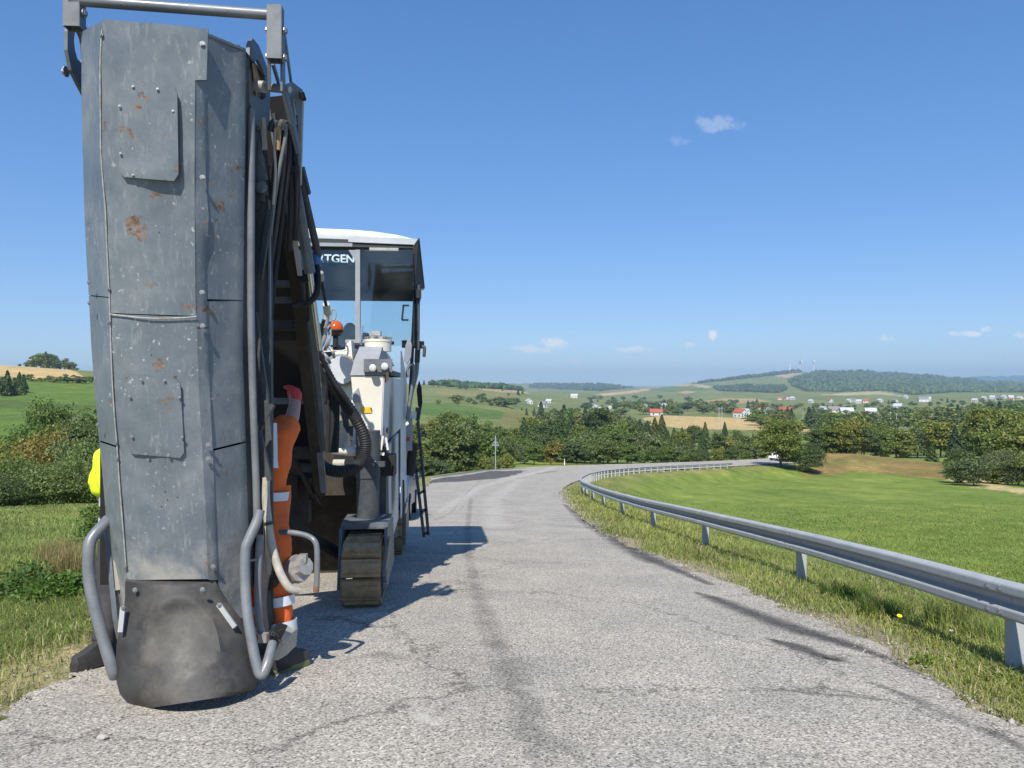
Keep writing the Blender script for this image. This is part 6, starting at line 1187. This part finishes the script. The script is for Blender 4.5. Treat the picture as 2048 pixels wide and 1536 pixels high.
def person(base, face, J, label, shirt, trouser, bands, boots='boot_black', glove=None):
    """J: joint positions in (side, forward, up) metres from the base; face: unit forward"""
    F = Vector(face).normalized(); SD = Vector((F.y, -F.x, 0)); base = Vector(base)
    W = lambda p: base + SD * p[0] + F * p[1] + Vector((0, 0, p[2]))
    e = empty('person', base, label, 'person'); j = {k: W(v) for k, v in J.items()}
    spine = chain([j['pelvis'], j['waist'], j['chest'], j['neck'], j['chin'], j['head'], j['crown']], [(.14, .11), (.13, .10), (.15, .11), .055, .06, .085, .07])
    cs = [(spine, None)]
    for s in 'lr':
        cs.append((chain([j['sh' + s], j['el' + s], j['wr' + s], j['ha' + s]], [.068, .055, .042, .046]), 2)); wr = sum(len(c[0][0]) for c in cs) - 1
        d = (j['ha' + s] - j['wr' + s]).normalized(); sd = d.orthogonal().normalized(); th = d.cross(sd)
        for k in range(4):
            o = sd * (.030 - .02 * k); L = (.075, .085, .08, .06)[k]
            cs.append((chain([j['ha' + s] + d * .02 + o, j['ha' + s] + d * (.02 + L * .5) + o * 1.1 + th * .012, j['ha' + s] + d * (.02 + L * .85) + o * 1.1 + th * .035], [.011, .010, .008]), wr))
        cs.append((chain([j['ha' + s] - d * .02 + sd * .03 + th * .01, j['ha' + s] + d * .01 + sd * .055 + th * .03, j['ha' + s] + d * .035 + sd * .06 + th * .045], [.014, .012, .009]), wr))
        cs.append((chain([j['hi' + s], j['kn' + s], j['an' + s]], [.085, .060, .042]), 0))
    V, E, Rr = merge(*cs); body = skin_obj('body', V, E, Rr, 'skin', e)
    # face and hair
    hd = j['head']; 
    MB().sphere(hd + F * .085 + Vector((0, 0, -.01)), .017, 8, 6, (.8, 1, 1.3)).build('nose', 'skin', body); MB().sphere(hd - F * .018 + Vector((0, 0, .035)), .104, 14, 10, (.86, 1.02, .95)).build('hair', 'hair_dark', body, smooth=True)
    for s_ in (-1, 1):
        MB().sphere(hd + F * .078 + SD * s_ * .033 + Vector((0, 0, .018)), .011, 8, 6).build('eye', 'letter_dark', body); MB().sphere(hd + SD * s_ * .09, .022, 8, 6, (.5, .8, 1.2)).build('ear', 'skin', body)
    MB().sphere(hd + F * .080 + Vector((0, 0, -.048)), .017, 8, 5, (1.3, .4, .35)).build('mouth', 'glove_red', body)
    # clothes
    cs = [(chain([j['pelvis'] + Vector((0, 0, .02)), j['waist'], j['chest'], j['neck'] - Vector((0, 0, .05))], [(.18, .14), (.165, .13), (.205, .155), .09]), None)]
    for s in 'lr': cs.append((chain([j['sh' + s], j['sh' + s].lerp(j['el' + s], .5), j['sh' + s].lerp(j['el' + s], 1.0 if glove is None else .92)], [.115, .10, .088]), 2))
    if glove is None:
        for q, s in ((6, 'l'), (9, 'r')): pass
    shirt_o = skin_obj('shirt', *merge(*cs), shirt, e)
    cs = [(chain([j['pelvis'] + Vector((0, 0, .06)), j['pelvis'] - Vector((0, 0, .02))], [(.165, .125), (.165, .125)]), None)]
    for s in 'lr': cs.append((chain([j['hi' + s], j['hi' + s].lerp(j['kn' + s], .5), j['kn' + s], j['kn' + s].lerp(j['an' + s], .5), j['an' + s] + Vector((0, 0, .03))], [.125, .118, .098, .088, .086]), 1))
    tr_o = skin_obj('trousers', *merge(*cs), trouser, e)
    def ring(a, b_, r0, r1, nm, mat, par, sq=1.0):
        a, b_ = Vector(a), Vector(b_); t = (b_ - a).normalized(); u = SD - t * SD.dot(t); u.normalize(); w = t.cross(u); vs_, fs = [], []; n = 18
        for p, rr in ((a, r0), (b_, r1)):
            for q_ in (rr, rr - .006):
                for k in range(n): an = 6.2832 * k / n; vs_.append(p + u * math.cos(an) * q_ + w * math.sin(an) * q_ * sq)
        for k in range(n):
            m_ = (k + 1) % n; fs += [(k, m_, 2 * n + m_, 2 * n + k), (n + k, 3 * n + k, 3 * n + m_, n + m_), (k, n + k, n + m_, m_), (2 * n + k, 2 * n + m_, 3 * n + m_, 3 * n + k)]
        return MB().add(vs_, fs).build(nm, mat, par, smooth=True)
    for kind, t0, t1, mat in bands:
        if kind == 'torso': a = j['pelvis'].lerp(j['chest'], t0); b_ = j['pelvis'].lerp(j['chest'], t1); ring(a, b_, .188, .188, 'band', mat, shirt_o, .86)
        elif kind == 'brace':
            for s_, s in ((-1, 'l'), (1, 'r')):
                for fb in (-1, 1): MB().bar(j['waist'] + SD * s_ * .10 + F * fb * .120, j['chest'] + SD * s_ * .10 + F * fb * .135 + Vector((0, 0, .09)), .05, .008, F).build('band', mat, shirt_o)
        else:
            for s in 'lr': A, B = j['kn' + s], j['an' + s]; ring(A.lerp(B, t0), A.lerp(B, t1), .106, .104, 'band', mat, tr_o)
    for s in 'lr':
        if glove:
            d = (j['ha' + s] - j['wr' + s]).normalized(); sd = d.orthogonal().normalized(); th = d.cross(sd); gv = [(chain([j['wr' + s] - d * .03, j['wr' + s] + d * .02, j['ha' + s], j['ha' + s] + d * .03], [.045, .042, .052, .046]), None)]
            for k in range(4):
                o = sd * (.036 - .024 * k); L = (.08, .09, .085, .065)[k]; gv.append((chain([j['ha' + s] + d * .03 + o, j['ha' + s] + d * (.03 + L * .5) + o * 1.1 + th * .012, j['ha' + s] + d * (.03 + L * .85) + o * 1.1 + th * .04], [.016, .014, .012]), 3))
            gv.append((chain([j['ha' + s] - d * .02 + sd * .04, j['ha' + s] + d * .015 + sd * .07 + th * .03, j['ha' + s] + d * .04 + sd * .075 + th * .045], [.018, .016, .013]), 2))
            skin_obj('glove', *merge(*gv), glove, e)
        an = j['an' + s]; toe = F if 'toe' + s not in J else (W(J['toe' + s]) - an); toe = Vector((toe.x, toe.y, 0)).normalized(); fz = an.z - J['an' + s][2] 
        bt = MB(); g0 = Vector((an.x, an.y, -float(S(an.y)) + .06)); sdd = Vector((toe.y, -toe.x, 0)); rows = []
        for t, w_, h_ in ((-.085, .032, .10), (-.075, .040, .17), (.0, .044, .17), (.06, .046, .12), (.13, .052, .085), (.185, .046, .065), (.205, .022, .035)):
            c_ = g0 + toe * t; rows.append([c_ + sdd * w_ * x + Vector((0, 0, h_ * z)) for x, z in ((-1, 0), (-1.05, .45), (-.7, .95), (0, 1.05), (.7, .95), (1.05, .45), (1, 0))])
        n = len(rows[0]); bt.sheet(rows); k0 = len(bt.v) - n * len(rows); bt.f += [tuple(range(n)), tuple(range(len(bt.v) - 1, len(bt.v) - 1 - n, -1))] + [(i * n, i * n + n - 1, (i + 1) * n + n - 1, (i + 1) * n) for i in range(len(rows) - 1)]
        bo = bt.build('boot', boots, e, smooth=True); MB().prism([g0 + toe * t + sdd * x + Vector((0, 0, -.03)) for t, x in ((-.095, -.035), (.0, -.042), (.13, -.056), (.19, -.045), (.215, 0), (.19, .045), (.13, .056), (.0, .042), (-.095, .035))], (0, 0, .04)).build('sole', 'sole_yellow' if glove else boots, bo)
    return e
def stand(h, lean=0.0, **kw):
    k = h / 1.80; J = dict(pelvis=(0, 0, .95), waist=(0, .0 + lean * .3, 1.12), chest=(0, lean, 1.36), neck=(0, lean * 1.3, 1.54), chin=(0, lean * 1.3 + .03, 1.60), head=(0, lean * 1.3 + .02, 1.68), crown=(0, lean * 1.3 + .01, 1.74))
    for s_, s in ((-1, 'l'), (1, 'r')):
        J.update({'sh' + s: (s_ * .19, lean, 1.45), 'el' + s: (s_ * .25, lean + .02, 1.16), 'wr' + s: (s_ * .24, lean + .16, .94), 'ha' + s: (s_ * .24, lean + .20, .87), 'hi' + s: (s_ * .09, 0, .90), 'kn' + s: (s_ * .10, .03, .50), 'an' + s: (s_ * .11, 0, .09)})
    J = {a: (v[0] * k, v[1] * k, v[2] * k) for a, v in J.items()}; J.update(kw); return J
# worker in orange, reaching up into the conveyor frame
bx_, by_ = at_px(524, 5.20), 5.20; bz_ = gz(bx_, by_) + .05 if False else -float(S(5.2)) + .03
OB = Vector((bx_, by_, bz_)); OF = Vector((.55, .85, 0)).normalized(); OSD = Vector((OF.y, -OF.x, 0))
def loc(px, py, d): v = P(px, py, d) - OB; return (v.dot(OSD), v.dot(OF), v.z)
person(OB, OF, stand(1.88, .02, shr=loc(562, 868, 5.16), elr=loc(583, 842, 5.30), wrr=loc(591, 803, 5.42), har=loc(588, 788, 5.46), anr=loc(566, 1300, 5.02), knr=loc(552, 1145, 5.06), hir=loc(545, 1010, 5.14), head=loc(514, 802, 5.26), chin=loc(518, 824, 5.26), crown=loc(512, 784, 5.26), neck=loc(524, 845, 5.24), chest=loc(534, 895, 5.22)),
       'worker in orange high-visibility clothes with red gloves reaching into the conveyor frame', 'hi_vis_orange', 'hi_vis_orange', [('torso', .28, .40, 'reflective_band'), ('torso', -.12, -.03, 'trousers_dark'), ('leg', .30, .42, 'reflective_band'), ('leg', .62, .74, 'reflective_band')], 'boot_black', 'glove_red')
_st = [[P(px + 6 * math.sin(t * 2.5) * 0 + dx, 846 + 90 * t, 5.035 + .05 * (dx / 14) ** 2) for dx in (0, 4, 8, 11)] for t in np.linspace(0, 1, 8) for px in (542 + 3 * t,)]
MB().sheet(_st, off=(0, .01, 0)).build('band', 'reflective_band', bpy.data.objects['person'], smooth=True)
MB().sphere(P(522, 793, 5.14), .045, 12, 8, (.6, 1, 1.3)).build('ear_defender', 'ear_muff', None, 'orange ear defender on the head of the worker in orange', 'ear defender', smooth=True)
# worker in yellow on the far side of the conveyor
yb = Vector((at_px(252, 5.45), 5.45, -float(S(5.45)) + .02)); YF = Vector((.25, .97, 0)).normalized(); YS = Vector((YF.y, -YF.x, 0))
def yloc(px, py, d): v = P(px, py, d) - yb; return (v.dot(YS), v.dot(YF), v.z)
person(yb, YF, stand(1.72, .02, anl=yloc(206, 1300, 5.25), knl=yloc(222, 1175, 5.4), toel=yloc(150, 1300, 5.10), wrl=yloc(238, 1000, 5.55), hal=yloc(250, 985, 5.6)), 'worker in yellow high-visibility jacket and dark trousers half hidden behind the conveyor', 'hi_vis_yellow', 'trousers_dark', [('torso', .05, .2, 'reflective_band'), ('torso', .42, .56, 'reflective_band')], 'boot_black', None)
# reflective strip running down the back of the orange shirt
# ================================================================== CARS
plain('car_paint', (.06, .10, .16), .25, .4, .06, 3); plain('car_white', (.75, .75, .74), .3, 0, .04, 3); plain('tyre', (.02, .02, .02), .85); plain('rim', (.45, .46, .47), .35, .7); plain('car_glass', (.03, .045, .06), .06, 0, .1, 2); plain('head_lamp', (.75, .78, .8), .12)
def make_car(loc_, rot, paint, label):
    e = empty('parked_car', (0, 0, 0), label, 'car')
    prof = [(-2.05, .32), (-2.1, .55), (-2.05, .78), (-1.2, .92), (-.45, 1.40), (.75, 1.46), (1.55, 1.05), (2.0, .98), (2.08, .62), (2.05, .32)]; secs = []
    for s_, ins in ((-1, .10), (-.86, 0), (.86, 0), (1, .10)): secs.append([Vector((s_ * .86 - s_ * (.22 * max(0, z - .9)), y * (1 - ins * .15), z - (ins * .3 if z > .9 else 0))) for y, z in prof])
    mb = MB(); n = len(prof); mb.sheet(secs); mb.f += [tuple(range(n)), tuple(range(4 * n - 1, 3 * n - 1, -1))] + [(i * n, i * n + n - 1, (i + 1) * n + n - 1, (i + 1) * n) for i in range(3)]
    mb.build('body', paint, e, smooth=True)
    MB().prism([Vector((-.62, -1.14, .96)), Vector((.62, -1.14, .96)), Vector((.55, -.52, 1.36)), Vector((-.55, -.52, 1.36))], (0, -.012, .012)).build('windscreen', 'car_glass', e)
    for s_ in (-1, 1):
        MB().prism([Vector((s_ * .845, -.9, .98)), Vector((s_ * .845, 1.3, 1.02)), Vector((s_ * .76, .7, 1.38)), Vector((s_ * .76, -.38, 1.35))], (s_ * .015, 0, 0)).build('side_window', 'car_glass', e); MB().sphere((s_ * .66, -2.03, .70), .14, 10, 6, (1.1, .4, .7)).build('headlight', 'head_lamp', e, smooth=True); MB().box((s_ * .98, -.75, 1.0), (.18, .10, .14)).build('wing_mirror', paint, e, bevel=.03)
        for y_ in (-1.3, 1.28):
            w_ = MB().cyl((s_ * .68, y_, .31), (s_ * .88, y_, .31), .31, 22).build('wheel', 'tyre', e, smooth=True); MB().cyl((s_ * .875, y_, .31), (s_ * .89, y_, .31), .19, 14).build('rim', 'rim', w_)
    MB().box((0, -2.09, .42), (1.4, .06, .16)).build('grille', 'rubber_black', e); e.location = loc_; e.rotation_euler = rot
make_car((-3.38, 19.5, -float(S(19.5)) + .03), (math.atan(-.1016), 0, R(4)), 'car_paint', 'blue car parked behind the milling machine, mostly hidden by its ladder')
_i = int(np.argmin(np.abs(CX + FPX * (RE[:, 0] + LE[:, 0]) / (RE[:, 1] + LE[:, 1]) - 1524)[600:])) + 600 if len(RE) > 700 else len(RE) - 30
_c = (RE[_i] + LE[_i]) / 2; make_car((_c[0], _c[1], (RZ[_i] + LZ[_i]) / 2 + .03), (0, 0, R(-48)), 'car_white', 'white car driving on the road beside the lone roadside tree')
# ================================================================== HAZE
m = bpy.data.materials.new('haze_air'); m.use_nodes = True; nt = m.node_tree
for n in list(nt.nodes): nt.nodes.remove(n)
pv_ = nt.nodes.new('ShaderNodeVolumePrincipled'); pv_.inputs['Color'].default_value = (.56, .74, 1, 1); pv_.inputs['Density'].default_value = 1.2e-4; pv_.inputs['Anisotropy'].default_value = .22
o_ = nt.nodes.new('ShaderNodeOutputMaterial'); nt.links.new(pv_.outputs[0], o_.inputs['Volume'])
hz0, hz1 = float(GH.min()) - 1, 240.0
MB().box((0, 6400, (hz0 + hz1) / 2), (28000, 13400, hz1 - hz0)).build('haze', m, None, 'thin pale blue air between the hills', 'haze', None, 'stuff')
